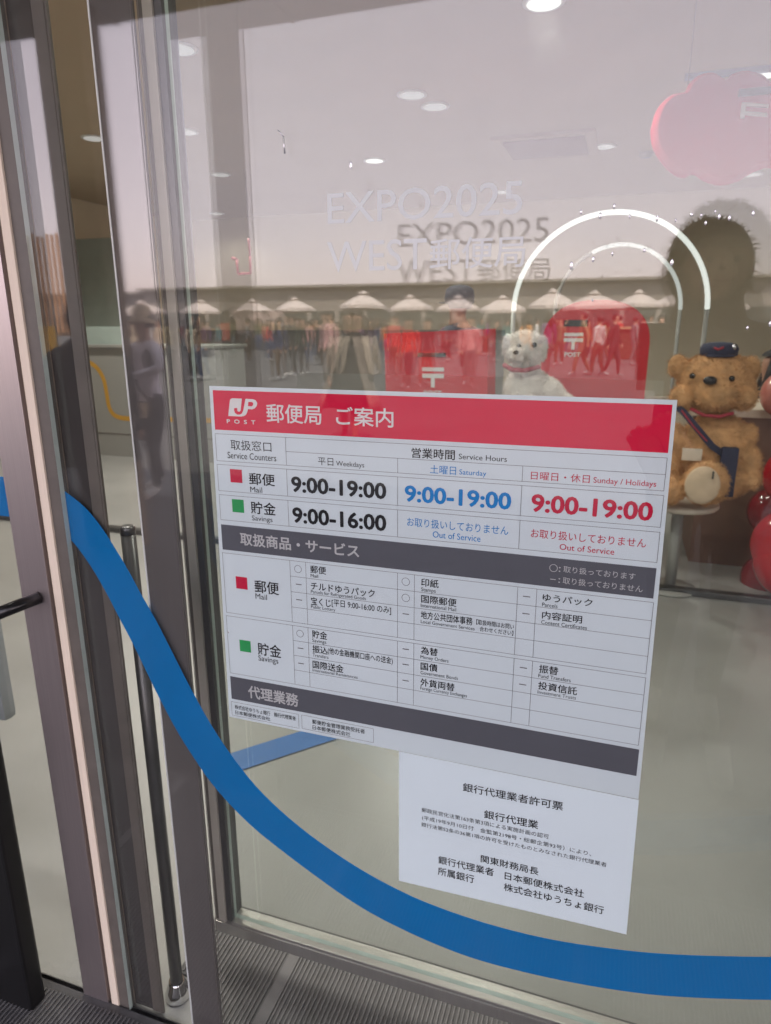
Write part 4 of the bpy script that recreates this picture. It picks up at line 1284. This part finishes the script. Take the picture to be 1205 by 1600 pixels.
def person(loc, H, rz, label, top, legs, shoes=(0.3, 0.3, 0.3), hair=(0.015, 0.012, 0.012), stride=0.0, arms=(0.0, 0.0), sleeve=True, bare_legs=False, style='short', near=False, group=None, pose=None, wide=1.0, pel=0.52):
    root = empty('person', loc, label, 'person', group, rz)
    P = {
        'pelvis': ((0, 0, pel), (.075 * wide, .06)), 'belly': ((0, 0.005, .61), (.07 * wide, .055)), 'chest': ((0, 0, .72), (.083 * wide, .062)), 'collar': ((0, -.005, .805), (.05, .04)),
        'neck': ((0, -.002, .845), .030), 'jaw': ((0, .012, .885), (.036, .042)), 'head': ((0, .006, .93), (.046, .054)), 'top': ((0, 0, .972), (.034, .040)),
    }
    for s, n in ((-1, 'l'), (1, 'r')):
        st = stride * s
        sw = arms[0 if s < 0 else 1]
        P['sh' + n] = ((s * .098 * wide, 0, .795), .040)
        P['el' + n] = ((s * .125 * wide, -.02 + sw * .5, .635), .029)
        P['wr' + n] = ((s * .130 * wide, .02 + sw, .50), .019)
        P['ha' + n] = ((s * .128 * wide, .03 + sw * 1.1, .455), (.017, .024))
        P['hi' + n] = ((s * .052, 0, .49), .062)
        P['kn' + n] = ((s * .055, .02 + st * .55, .275), .041)
        P['an' + n] = ((s * .055, -.012 + st, .05 + (0.03 if st < 0 else 0)), .025)
        P['to' + n] = ((s * .062, .085 + st, .022 + (0.01 if st < 0 else 0)), (.028, .020))
        if near:
            h = P['ha' + n][0]
            for k, (dx, ln) in enumerate(((-.012, .036), (-.004, .042), (.004, .040), (.012, .032))):
                P['f%d%s' % (k, n)] = ((h[0] + dx, h[1] + .012, h[2] - ln * .55), .0052)
                P['g%d%s' % (k, n)] = ((h[0] + dx, h[1] + .004, h[2] - ln), .0046)
            P['t0' + n] = ((h[0] - s * .006, h[1] + .026, h[2] + .006), .006)
            P['t1' + n] = ((h[0] - s * .008, h[1] + .036, h[2] - .012), .0052)
    if pose:
        for k, v in pose.items():
            P[k] = (v, P[k][1])
        if near:
            for n, s in (('l', -1), ('r', 1)):
                if 'ha' + n in pose:
                    h = Vector(P['ha' + n][0]); wv = Vector(P['wr' + n][0]); d = (h - wv).normalized()
                    sd_ = d.cross(Vector((0, 1, 0)))
                    sd_ = (sd_ if sd_.length > 0.1 else Vector((1, 0, 0))).normalized()
                    for k, ln in enumerate((.034, .040, .038, .030)):
                        b = h + sd_ * (k - 1.5) * .009
                        P['f%d%s' % (k, n)] = (tuple(b + d * ln * .55), .0052)
                        P['g%d%s' % (k, n)] = (tuple(b + d * ln * .8 + Vector((0, .012, 0))), .0046)
                    P['t0' + n] = (tuple(h - sd_ * .02 + d * .002), .006)
                    P['t1' + n] = (tuple(h - sd_ * .024 + d * .02), .0052)
    names = list(P)
    ix = {n: i for i, n in enumerate(names)}
    E_ = [('pelvis', 'belly'), ('belly', 'chest'), ('chest', 'collar'), ('collar', 'neck'), ('neck', 'jaw'), ('jaw', 'head'), ('head', 'top')]
    for n in 'lr':
        E_ += [('collar', 'sh' + n), ('sh' + n, 'el' + n), ('el' + n, 'wr' + n), ('wr' + n, 'ha' + n), ('pelvis', 'hi' + n), ('hi' + n, 'kn' + n), ('kn' + n, 'an' + n), ('an' + n, 'to' + n)]
        if near:
            for k in range(4):
                E_ += [('ha' + n, 'f%d%s' % (k, n)), ('f%d%s' % (k, n), 'g%d%s' % (k, n))]
            E_ += [('ha' + n, 't0' + n), ('t0' + n, 't1' + n)]
    V = [(Vector(P[n][0]) * H, tuple(r * H for r in (P[n][1] if isinstance(P[n][1], tuple) else (P[n][1],) * 2))) for n in names]
    me = skin_mesh('body', V, [(ix[a], ix[b]) for a, b in E_], ix['pelvis'], 2 if near else 1)
    mats = [cloth(SKIN, 0.5), cloth(top), cloth(legs), cloth(shoes, 0.6)]
    for mt in mats: me.materials.append(mt)
    zone = {}
    for a, b in E_:
        z = 1
        if b in ('jaw', 'head', 'top', 'neck'): z = 0
        elif b[:2] == 'wr': z = 1 if sleeve else 0
        elif b[:2] == 'el': z = 1
        elif b[:2] in ('ha',) or b[0] in 'fgt' and b[1].isdigit(): z = 0
        elif b[:2] in ('hi', 'kn'): z = 2
        elif b[:2] == 'an': z = 0 if bare_legs else 2
        elif b[:2] == 'to' and b != 'top': z = 3
        zone[(a, b)] = z
    segs = [(Vector(P[a][0]) * H, Vector(P[b][0]) * H, z, max(P[b][1]) if isinstance(P[b][1], tuple) else P[b][1]) for (a, b), z in zone.items()]
    for f in me.polygons:
        c = f.center
        best, bz = 9, 0
        for a, b, z, rr in segs:
            ab = b - a
            t = max(0, min(1, (c - a).dot(ab) / ab.length_squared))
            d = (c - (a + ab * t)).length - rr * H * .6
            if d < best: best, bz = d, z
        if bz == 1 and c.z < (pel + .0) * H and abs(c.x) < .085 * H * wide: bz = 2
        f.material_index = bz
        f.use_smooth = True
    o = bpy.data.objects.new('body', me)
    C.objects.link(o)
    o.parent = root
    hd = Vector(P['head'][0]) * H
    if near:
        mb = MB()
        for s in (-1, 1):
            mb.ball(hd + Vector((s * .019, .047, -.002)) * H, .0055 * H, 10, 8)
        mb.build('eyes', M['slot'], root)
        mb = MB(); mb.tube([hd + Vector((0, .050, .004)) * H, hd + Vector((0, .058, -.012)) * H, hd + Vector((0, .054, -.016)) * H], [.003 * H, .0062 * H, .004 * H], 8); mb.build('nose', cloth(SKIN, 0.5), root)
        mb = MB(); mb.tube([hd + Vector((-.011, .045, -.032)) * H, hd + Vector((0, .051, -.033)) * H, hd + Vector((.011, .045, -.032)) * H], .0032 * H, 6); mb.build('mouth', mat('lips', (0.35, 0.10, 0.09), 0.5, var=0), root)
        mb = MB()
        for s in (-1, 1): mb.ball(hd + Vector((s * .047, -.002, -.008)) * H, (.005 * H, .009 * H, .014 * H), 10, 8)
        mb.build('ears', cloth(SKIN, 0.5), root)
    hm = mat('hair', hair, 0.55, var=0.3, scale=30, stretch=(20, 20, 2)) if near else cloth(hair, 0.6)
    if style != 'none':
        mb = MB()
        b2 = bmesh.new()
        bmesh.ops.create_uvsphere(b2, u_segments=20, v_segments=14, radius=1)
        dl = [v for v in b2.verts if (v.co.y > 0.35 and v.co.z < 0.42) or v.co.z < (-0.75 if style != 'cap' else 0.1)]
        bmesh.ops.delete(b2, geom=dl, context='VERTS')
        rnd = random.Random(len(label))
        for v in b2.verts:
            v.co *= 1 + rnd.uniform(-.04, .05)
        mb.add(b2, Matrix.Translation(hd + Vector((0, -.006, .012)) * H) @ Matrix.Diagonal((.056 * H, .066 * H, .062 * H, 1)), True)
        if style == 'long':
            for s in (-1, 1):
                mb.tube([hd + Vector((s * .040, -.01, .02)) * H, hd + Vector((s * .055, .0, -.05)) * H, hd + Vector((s * .058, .018, -.12)) * H, hd + Vector((s * .052, .03, -.19)) * H], [.022 * H, .030 * H, .028 * H, .012 * H], 10)
            mb.tube([hd + Vector((0, -.045, .02)) * H, hd + Vector((0, -.05, -.06)) * H, hd + Vector((0, -.055, -.16)) * H], [.045 * H, .055 * H, .03 * H], 12)
        mb.build('hair', hm, root)
    return root


def gpos(px, py):
    """the plaza spot whose mirror image shows at this photo pixel"""
    v = at(px, py, 1.0) - CAM
    p = CAM + v * (-CAM.z / v.z)
    return Vector((p.x, -p.y, 0.0))


# the photographer, mirrored on the right
ph = out(1128, 372, 1.32)
H = 1.74
pz = Vector((ph.x + 0.07, ph.y, 0))


def phl(v):
    return ((v.x - pz.x) / H, (v.y - pz.y) / H, v.z / H)


cx_, cy_, cz_ = CAM
photog = person(pz, H, 0, 'person in dark clothes holding a phone up to photograph the glass', (0.014, 0.014, 0.016), (0.02, 0.02, 0.025), near=True, wide=0.98,
                pose={'neck': (-.03, -.002, .845), 'jaw': (-.04, .012, .885), 'head': (-.04, .006, .93), 'top': (-.04, 0, .972), 'elr': phl(out(1215, 830, 1.2)), 'wrr': phl(out(1080, 730, 1.02)), 'har': phl(out(1042, 672, 0.97)),
                      'ell': phl(out(1075, 930, 1.2)), 'wrl': phl(out(1040, 760, 1.0)), 'hal': phl(out(1006, 694, 0.965))}, style='none')
mb = MB()
b2 = bmesh.new()
bmesh.ops.create_uvsphere(b2, u_segments=40, v_segments=26, radius=1)
bmesh.ops.delete(b2, geom=[v for v in b2.verts if v.co.y > 0.45 and v.co.z < 0.3], context='VERTS')
rnd = random.Random(4)
for v in b2.verts: v.co *= 1 + rnd.uniform(-.035, .05)
hz = 0.93 * H
mb.add(b2, Matrix.Translation((-0.07, -0.005, hz + 0.0)) @ Matrix.Diagonal((.135, .13, .15, 1)), True)
for k in range(260):
    a, e = rnd.uniform(0, 6.28), rnd.uniform(-.5, 1.4)
    d = Vector((math.cos(a) * math.cos(e), math.sin(a) * math.cos(e), math.sin(e)))
    if d.y > .5 and d.z < .4: continue
    p = Vector((d.x * .13 - .07, d.y * .125 - .005, d.z * .145 + hz))
    t = (d + Vector((rnd.uniform(-.8, .8), rnd.uniform(-.8, .8), rnd.uniform(-.3, .6)))).normalized()
    mb.tube([p, p + t * .02, p + t * .035 + Vector((0, 0, -.01))], [.002, .0014, .0004], 5)
mb.build('hair', cloth((0.012, 0.01, 0.01), 0.6), photog)
mb = MB(); mb.lathe([(.19, .46 * H), (.205, .55 * H), (.205, .68 * H), (.195, .76 * H), (.15, .815 * H), (.125, .84 * H), (.105, .885 * H), (.09, .89 * H)], (0, 0, 0), 32)
for v in mb.bm.verts:
    v.co.y *= 0.6
    if v.co.z > .83 * H: v.co.x -= 0.06
mb.build('jacket', cloth((0.014, 0.014, 0.016)), photog)
mb = MB()
pa, pb = out(1003, 505, 0.93), out(1046, 610, 0.93)
mb.box(pa.x, pb.x, -0.936, -0.928, pb.z, pa.z, 0.003)
single(mb, 'phone', mat('phone_shell', (0.05, 0.05, 0.055), 0.4, var=0.05), 'dark phone held upright by the photographer', 'phone')

# woman in a sun hat, mirrored in the dark panel
p = gpos(250, 772)
hatw = person(p, 1.58, 0.35, 'person in a beige bucket hat, pale lilac shirt and dark trousers with white shoes', (0.80, 0.72, 0.76), (0.035, 0.035, 0.04), (0.80, 0.74, 0.68), (0.05, 0.035, 0.03), stride=0.05, arms=(0.06, 0.0), near=True,
              pose={'elr': (.17, .03, .70), 'wrr': (.06, .13, .66), 'har': (.03, .15, .675)})
Hh = 1.58
mb = MB(); mb.lathe([(.118, -.035), (.095, .0), (.085, .01), (.080, .07), (.066, .105), (.03, .118), (.0005, .12)], (0, .008, .945 * Hh), 32); mb.build('hat', cloth((0.62, 0.47, 0.31)), hatw)
mb = MB(); mb.tube([(-.13, .02, .80 * Hh), (-.05, .105, .72 * Hh), (.05, .125, .60 * Hh), (.13, .08, .52 * Hh)], .011, 8); mb.build('bag_strap', cloth((0.09, 0.07, 0.07)), hatw)
mb = MB(); mb.box(-.10, .10, .08, .15, .44 * Hh, .52 * Hh, .02); mb.build('waist_bag', cloth((0.75, 0.56, 0.36)), hatw)
mb = MB(); mb.ball(Vector((.115, .0, .74 * Hh)), (.115, .09, .115), 20, 14); mb.ball(Vector((-.125, .0, .76 * Hh)), (.075, .085, .10), 20, 14); mb.build('cardigan', cloth((0.06, 0.05, 0.05)), hatw)

# person in a long dark coat, mirrored in the narrow dark leaf
p = gpos(140, 800)
drk = person(out(132, 505, 2.55).xy.to_3d(), 1.60, 2.6, 'person in a long dark hooded coat seen from behind by the post', (0.012, 0.011, 0.011), (0.02, 0.02, 0.02), (0.03, 0.03, 0.03), near=False, wide=1.2)
mb = MB(); mb.lathe([(.26, .62), (.25, .80), (.235, 1.0), (.225, 1.18), (.19, 1.30), (.09, 1.375), (.07, 1.38)], (0, 0, 0), 28); mb.build('coat', cloth((0.012, 0.011, 0.011)), drk)
mb = MB(); mb.ball(Vector((0, 0, 1.49)), (.11, .125, .135), 20, 14); mb.build('hood', cloth((0.014, 0.012, 0.012)), drk)

# long haired woman in an open pale coat
p = gpos(548, 692)
cw = person(p, 1.63, -0.15, 'person with long dark hair in a black dress under an open pale coat', (0.03, 0.028, 0.027), (0.03, 0.028, 0.027), (0.05, 0.05, 0.05), (0.045, 0.028, 0.02), stride=0.07, arms=(0.05, -0.03), near=True, style='long', bare_legs=True)
Hh = 1.63
mb = MB(); mb.lathe([(.27, .28 * Hh), (.22, .42 * Hh), (.145, .60 * Hh), (.14, .66 * Hh), (.155, .74 * Hh)], (0, 0, 0), 30); mb.build('dress', cloth((0.035, 0.032, 0.03)), cw)
mb = MB()
n = 26
rows = []
for (z, r, op) in ((.25, .40, .85), (.36, .35, .8), (.48, .285, .72), (.60, .225, .62), (.72, .205, .5), (.80, .165, .42)):
    rows.append([mb.bm.verts.new((math.sin(a) * r * 1.05, math.cos(a) * r * .8 - .01, z * Hh)) for a in [op + (2 * math.pi - 2 * op) * k / n for k in range(n + 1)]])
for a, b in zip(rows, rows[1:]):
    for k in range(n): mb._f([a[k], a[k + 1], b[k + 1], b[k]], True)
ob = mb.build('coat', cloth((0.38, 0.31, 0.24)), cw)
sl = ob.modifiers.new('t', 'SOLIDIFY'); sl.thickness = 0.012
mb = MB()
for s in (-1, 1):
    mb.tube([(s * .165, 0, .79 * Hh), (s * .235, -.02, .62 * Hh), (s * .275, .03, .47 * Hh)], [.075, .062, .05], 12)
mb.build('sleeve', cloth((0.38, 0.31, 0.24)), cw)

# staff seen through the glass
q = at(718, 470, 4.4)
stf = person(Vector((q.x, 4.4, -0.004)), q.z / 0.935, 0.9, 'staff person in a dark cap standing behind the square red post box', (0.035, 0.035, 0.05), (0.03, 0.03, 0.035))
sh_ = q.z / 0.935
mb = MB(); mb.lathe([(.112, .925 * sh_), (.115, .95 * sh_), (.105, .985 * sh_), (.07, 1.0 * sh_), (.001, 1.006 * sh_)], (0, 0, 0), 24); mb.ball(Vector((0, .13, .932 * sh_)), (.08, .09, .008), 16, 8)
mb.build('cap', cloth((0.02, 0.022, 0.035)), stf)
q = at(1207, 565, 4.7)
s2_ = person(Vector((q.x, 4.7, -0.004)), q.z / 0.935, 1.6, 'person with black hair at the far counter right of the teddy bear', (0.02, 0.02, 0.022), (0.03, 0.03, 0.03), style='long')

# other walkers
def walk(px, py, H, rz, label, top, legs, **k):
    return person(gpos(px, py), H, rz, label, top, legs, **k)


walk(452, 588, 1.72, 0.5, 'person in a charcoal jacket and black trousers with white shoes', (0.04, 0.04, 0.042), (0.03, 0.03, 0.03), shoes=(0.7, 0.68, 0.65), stride=0.06)
walk(468, 590, 1.64, -0.3, 'person in a dark green top and black trousers with white shoes', (0.035, 0.045, 0.035), (0.03, 0.03, 0.035), shoes=(0.7, 0.68, 0.65), stride=-0.05, style='long')
walk(906, 588, 1.74, 1.3, 'tall person in an ochre shirt and brown trousers walking briskly', (0.36, 0.22, 0.12), (0.20, 0.12, 0.08), stride=0.14, arms=(0.08, -0.08))
walk(955, 590, 1.70, -1.2, 'person in a black jacket and black trousers walking', (0.02, 0.02, 0.022), (0.025, 0.025, 0.03), stride=0.10, arms=(-0.06, 0.06))
walk(636, 610, 1.60, 0.2, 'person with bobbed black hair in a bright red top', (0.55, 0.05, 0.03), (0.05, 0.04, 0.05), style='long', stride=0.04)
walk(664, 606, 1.58, -0.2, 'person with black hair in a black top and red skirt', (0.03, 0.025, 0.03), (0.40, 0.05, 0.04), style='long', stride=-0.04)
walk(255, 585, 1.62, 0.1, 'person in a cream top and dark skirt beside the sun hat', (0.55, 0.42, 0.30), (0.04, 0.035, 0.035), stride=0.04)

# the far crowd under and before the parasols
TOPS = [('white', (0.6, 0.58, 0.55)), ('black', (0.03, 0.03, 0.032)), ('red', (0.45, 0.06, 0.05)), ('navy', (0.03, 0.04, 0.09)), ('beige', (0.42, 0.33, 0.23)), ('grey', (0.2, 0.2, 0.2)), ('olive', (0.12, 0.13, 0.07)), ('pink', (0.55, 0.30, 0.28)), ('teal', (0.05, 0.20, 0.20)), ('orange', (0.5, 0.2, 0.05)), ('brown', (0.12, 0.07, 0.045)), ('maroon', (0.16, 0.03, 0.03)), ('purple', (0.12, 0.05, 0.14)), ('khaki', (0.22, 0.18, 0.09)), ('charcoal', (0.055, 0.055, 0.06)), ('rust', (0.30, 0.10, 0.04))]
BOT = [('black', (0.025, 0.025, 0.028)), ('denim', (0.07, 0.10, 0.18)), ('brown', (0.10, 0.065, 0.045)), ('grey', (0.10, 0.13, 0.13))]
rnd = random.Random(21)
spots = []
for i, px in enumerate([196, 216, 232, 268, 300, 312, 324, 436, 482, 494, 508, 574, 586, 597, 610, 700, 722, 735, 770, 800, 820, 850, 872, 930, 985, 1004, 1026, 1052, 206, 224, 246, 276, 290, 346, 366, 386, 405, 420, 442, 476, 490, 518, 530, 566, 580, 603, 622, 688, 712, 748, 760, 786, 812, 836, 862, 884, 916, 940, 968, 1016]):
    spots.append((px + rnd.uniform(-4, 4), rnd.choice([566, 572, 580, 588, 596, 606] if i < 28 else [553, 556, 560, 566])))
used = set()
for i, (px, py) in enumerate(spots):
    while True:
        t_, b_ = rnd.choice(TOPS), rnd.choice(BOT)
        if (t_[0], b_[0]) not in used: break
    used.add((t_[0], b_[0]))
    bt = 'denim trousers' if b_[0] == 'denim' else b_[0] + ' trousers'
    walk(px, py, rnd.uniform(1.55, 1.75), rnd.uniform(-2.5, 2.5), 'distant person in a %s top and %s before the parasols' % (t_[0], bt), t_[1], b_[1], stride=rnd.uniform(-.08, .08), style=rnd.choice(['short', 'long']), group='people on the plaza')

# ------------------------------------------------------------------ parasols
white_c = mat('parasol_canvas', (0.62, 0.53, 0.48), 0.85, var=0.06, scale=2)


def parasol():
    r = empty('parasol', (0, 0, 0), 'parasol', 'parasol', 'white parasols in a row')
    mb = MB()
    n = 8
    tip = mb.bm.verts.new((0, 0, 3.05))
    r1 = [mb.bm.verts.new((math.cos(2 * math.pi * k / n) * .75, math.sin(2 * math.pi * k / n) * .75, 2.78)) for k in range(n)]
    r2_ = [mb.bm.verts.new((math.cos(2 * math.pi * k / n) * 1.6, math.sin(2 * math.pi * k / n) * 1.6, 2.38)) for k in range(n)]
    r3 = [mb.bm.verts.new((math.cos(2 * math.pi * k / n) * 1.62, math.sin(2 * math.pi * k / n) * 1.62, 2.2)) for k in range(n)]
    for k in range(n):
        j = (k + 1) % n
        mb._f([tip, r1[k], r1[j]]); mb._f([r1[k], r2_[k], r2_[j], r1[j]]); mb._f([r2_[k], r3[k], r3[j], r2_[j]])
    o = mb.build('canopy', white_c, r, normals=False)
    s = o.modifiers.new('t', 'SOLIDIFY'); s.thickness = 0.01
    mb = MB(); mb.lathe([(.42, 2.98), (.2, 3.12), (.0005, 3.2)], (0, 0, 0), 8); mb.build('vent_cap', white_c, r)
    mb = MB(); mb.tube([(0, 0, 0.06), (0, 0, 3.0)], 0.03, 10); mb.build('pole', M['alu2'], r)
    mb = MB(); mb.box(-.32, .32, -.32, .32, 0.0, 0.06, 0.01); mb.build('base', M['steel'], r)
    return r


proto = None
ORD = ['first', 'second', 'third', 'fourth', 'fifth', 'sixth', 'seventh', 'eighth', 'ninth', 'tenth', 'eleventh', 'twelfth', 'thirteenth', 'fourteenth']
pxs = [(150, 40), (228, 39), (313, 41), (397, 40), (462, 42), (566, 36), (642, 40), (716, 42), (784, 39), (862, 38), (928, 37), (996, 40), (1056, 42), (1130, 41)]
prn = random.Random(8)
for i, (px, Y) in enumerate(pxs):
    p = out(px, 505, Y)
    o = proto if i and False else (parasol() if proto is None else copy_tree(proto))
    if proto is None: proto = o
    o.location = (p.x, p.y, 0)
    o.rotation_euler = (R(prn.uniform(-3, 3)), R(prn.uniform(-3, 3)), i * 0.37)
    q_ = prn.uniform(0.76, 1.0)
    o.scale = (q_, q_, prn.uniform(0.93, 1.02))
    o['label'] = '%s white parasol from the left in the row across the plaza' % ORD[i]

# stall with goods, and a few things on the plaza
s0, s1 = out(346, 505, 34), out(424, 505, 34)
sx0_, sx1_ = min(s0.x, s1.x), max(s0.x, s1.x)
stall = empty('market_stall', ((sx0_ + sx1_) / 2, s0.y, 0), 'market stall with a picture board, dark counter and red display', 'stall')
o_ = Vector(((sx0_ + sx1_) / 2, s0.y, 0))
yy = s0.y
mb = MB(); mb.box(sx0_, sx1_, yy - 1.2, yy, 0, 0.95, 0.02); local(mb, o_).build('counter', M['steel'], stall)
mb = MB(); mb.box(sx0_, sx1_, yy - 1.3, yy - 1.22, 0, 2.2); local(mb, o_).build('picture_board', mat('picture_board', (0.35, 0.27, 0.24), 0.6, var=0.8, scale=2.2), stall)
mb = MB(); mb.box(sx0_ + 0.05, sx0_ + 0.8, yy + 0.02, yy + 0.4, 0.55, 1.5, 0.03); local(mb, o_).build('red_display', cloth((0.45, 0.1, 0.06)), stall)
mb = MB(); mb.box(sx1_ - 0.9, sx1_ - 0.2, yy - 0.6, yy - 0.2, 0.951, 1.5, 0.03); local(mb, o_).build('goods', cloth((0.45, 0.33, 0.2)), stall)
for i, (px, Y, w_, hgt, c, lab) in enumerate(((598, 32, 1.2, 1.4, (0.05, 0.16, 0.16), 'teal drinks kiosk'), (985, 30, 1.6, 1.2, (0.10, 0.05, 0.03), 'brown snack cart with tan top'), (300, 36, 2.4, 1.1, (0.10, 0.11, 0.10), 'low grey green kiosk'))):
    p = out(px, 505, Y)
    k_ = empty('kiosk', (p.x, p.y, 0), lab + ' between the parasols', 'kiosk')
    mb = MB(); mb.box(-w_ / 2, w_ / 2, -.5, .5, 0, hgt, 0.03); mb.build('body', cloth(c), k_)
    mb = MB(); mb.box(-w_ / 2 - .1, w_ / 2 + .1, -.6, .6, hgt + .0005, hgt + .08, 0.02); mb.build('top', cloth((0.5, 0.36, 0.2)), k_)

# slatted timber pavilion, mirrored at the far left
timber = mat('timber_slat', (0.50, 0.27, 0.14), 0.7, var=0.2, scale=3, stretch=(8, 8, 0.6))
pv = empty('timber_pavilion', (out(90, 505, 15).x, out(90, 505, 15).y, 0), 'timber pavilion of tall upright slats on the plaza', 'pavilion')
o_ = pv.location.copy()
zt = out(80, 362, 15).z
for k in range(19):
    px = 50 + k * 7.4
    p = out(px, 430, 15)
    mb = MB(); mb.box(p.x - .035, p.x + .035, p.y - .05, p.y + .0, 1.25, zt - rnd.uniform(0, .12), 0.004); local(mb, o_).build('slat', timber, pv)
pa, pb = out(45, 500, 15), out(190, 500, 15)
mb = MB(); mb.box(min(pa.x, pb.x), max(pa.x, pb.x), pa.y - .4, pa.y - .2, 1.15, 1.35); local(mb, o_).build('beam', M['blocker_pillar'], pv)
mb = MB()
for px in (56, 118, 182):
    p = out(px, 505, 15); mb2 = MB(); mb2.box(p.x - .07, p.x + .07, p.y - .38, p.y - .22, 0, 1.15); local(mb2, o_).build('post', M['blocker_pillar'], pv)
mb.bm.free()
# yellow banner and bench beside it
p = out(78, 535, 9)
yb = empty('yellow_banner', (p.x, p.y, 0), 'small yellow banner on a stand before the timber pavilion', 'banner')
mb = MB(); mb.box(-.16, .16, -.02, .02, p.z - .28, p.z + .28, 0.005); mb.build('cloth', cloth((0.6, 0.33, 0.04)), yb)
mb = MB(); mb.tube([(0, -.04, 0), (0, -.04, p.z + .3)], .015, 8); mb.build('pole', M['steel'], yb)
p = gpos(95, 665)
bn = empty('stool', (p.x, p.y, 0), 'brown wooden stool standing before the dark coat', 'stool')
mb = MB(); mb.box(-.3, .3, -.2, .2, .42, .50, .01); mb.build('seat', cloth((0.18, 0.11, 0.08)), bn)
for sx in (-.25, .25):
    for s2 in (-.15, .15):
        mb = MB(); mb.box(sx - .025, sx + .025, s2 - .025, s2 + .025, 0, .4195); mb.build('leg', cloth((0.05, 0.04, 0.035)), bn)

# the long low buildings across the plaza
def hall(px0, px1, pyt, Y, label, c):
    a, b = out(px0, pyt, Y), out(px1, pyt, Y)
    x0, x1_ = min(a.x, b.x), max(a.x, b.x)
    a.z -= 0.95
    h = empty('exhibition_hall', ((x0 + x1_) / 2, a.y, 0), label, 'building')
    o2 = Vector(((x0 + x1_) / 2, a.y, 0))
    m_ = mat('hall_wall', c, 0.8, var=0.08, scale=0.1)
    mb = MB(); mb.box(x0, x1_, a.y - 25, a.y, 0, a.z); local(mb, o2).build('wall', m_, h)
    mb = MB(); mb.box(x0 - .5, x1_ + .5, a.y - 25.5, a.y + 1.0, a.z + 0.001, a.z + 0.35); local(mb, o2).build('roof', mat('hall_roof', [min(1, q * 1.15) for q in c], 0.8, var=0.05, scale=0.1), h)
    mb = MB()
    xx = x0 + 3
    while xx < x1_ - 3:
        mb.box(xx, xx + 3.7, a.y + 0.01, a.y + 0.05, 0.1, a.z * .5); xx += 4.4
    local(mb, o2).build('openings', mat('hall_opening', (0.07, 0.075, 0.07), 0.5, var=0.3, scale=0.4), h)


hall(222, 1300, 445, 95, 'long grey tan exhibition hall across the plaza', (0.30, 0.265, 0.235))
hall(-40, 221, 456, 96, 'lower grey exhibition hall to the left across the plaza', (0.27, 0.24, 0.22))
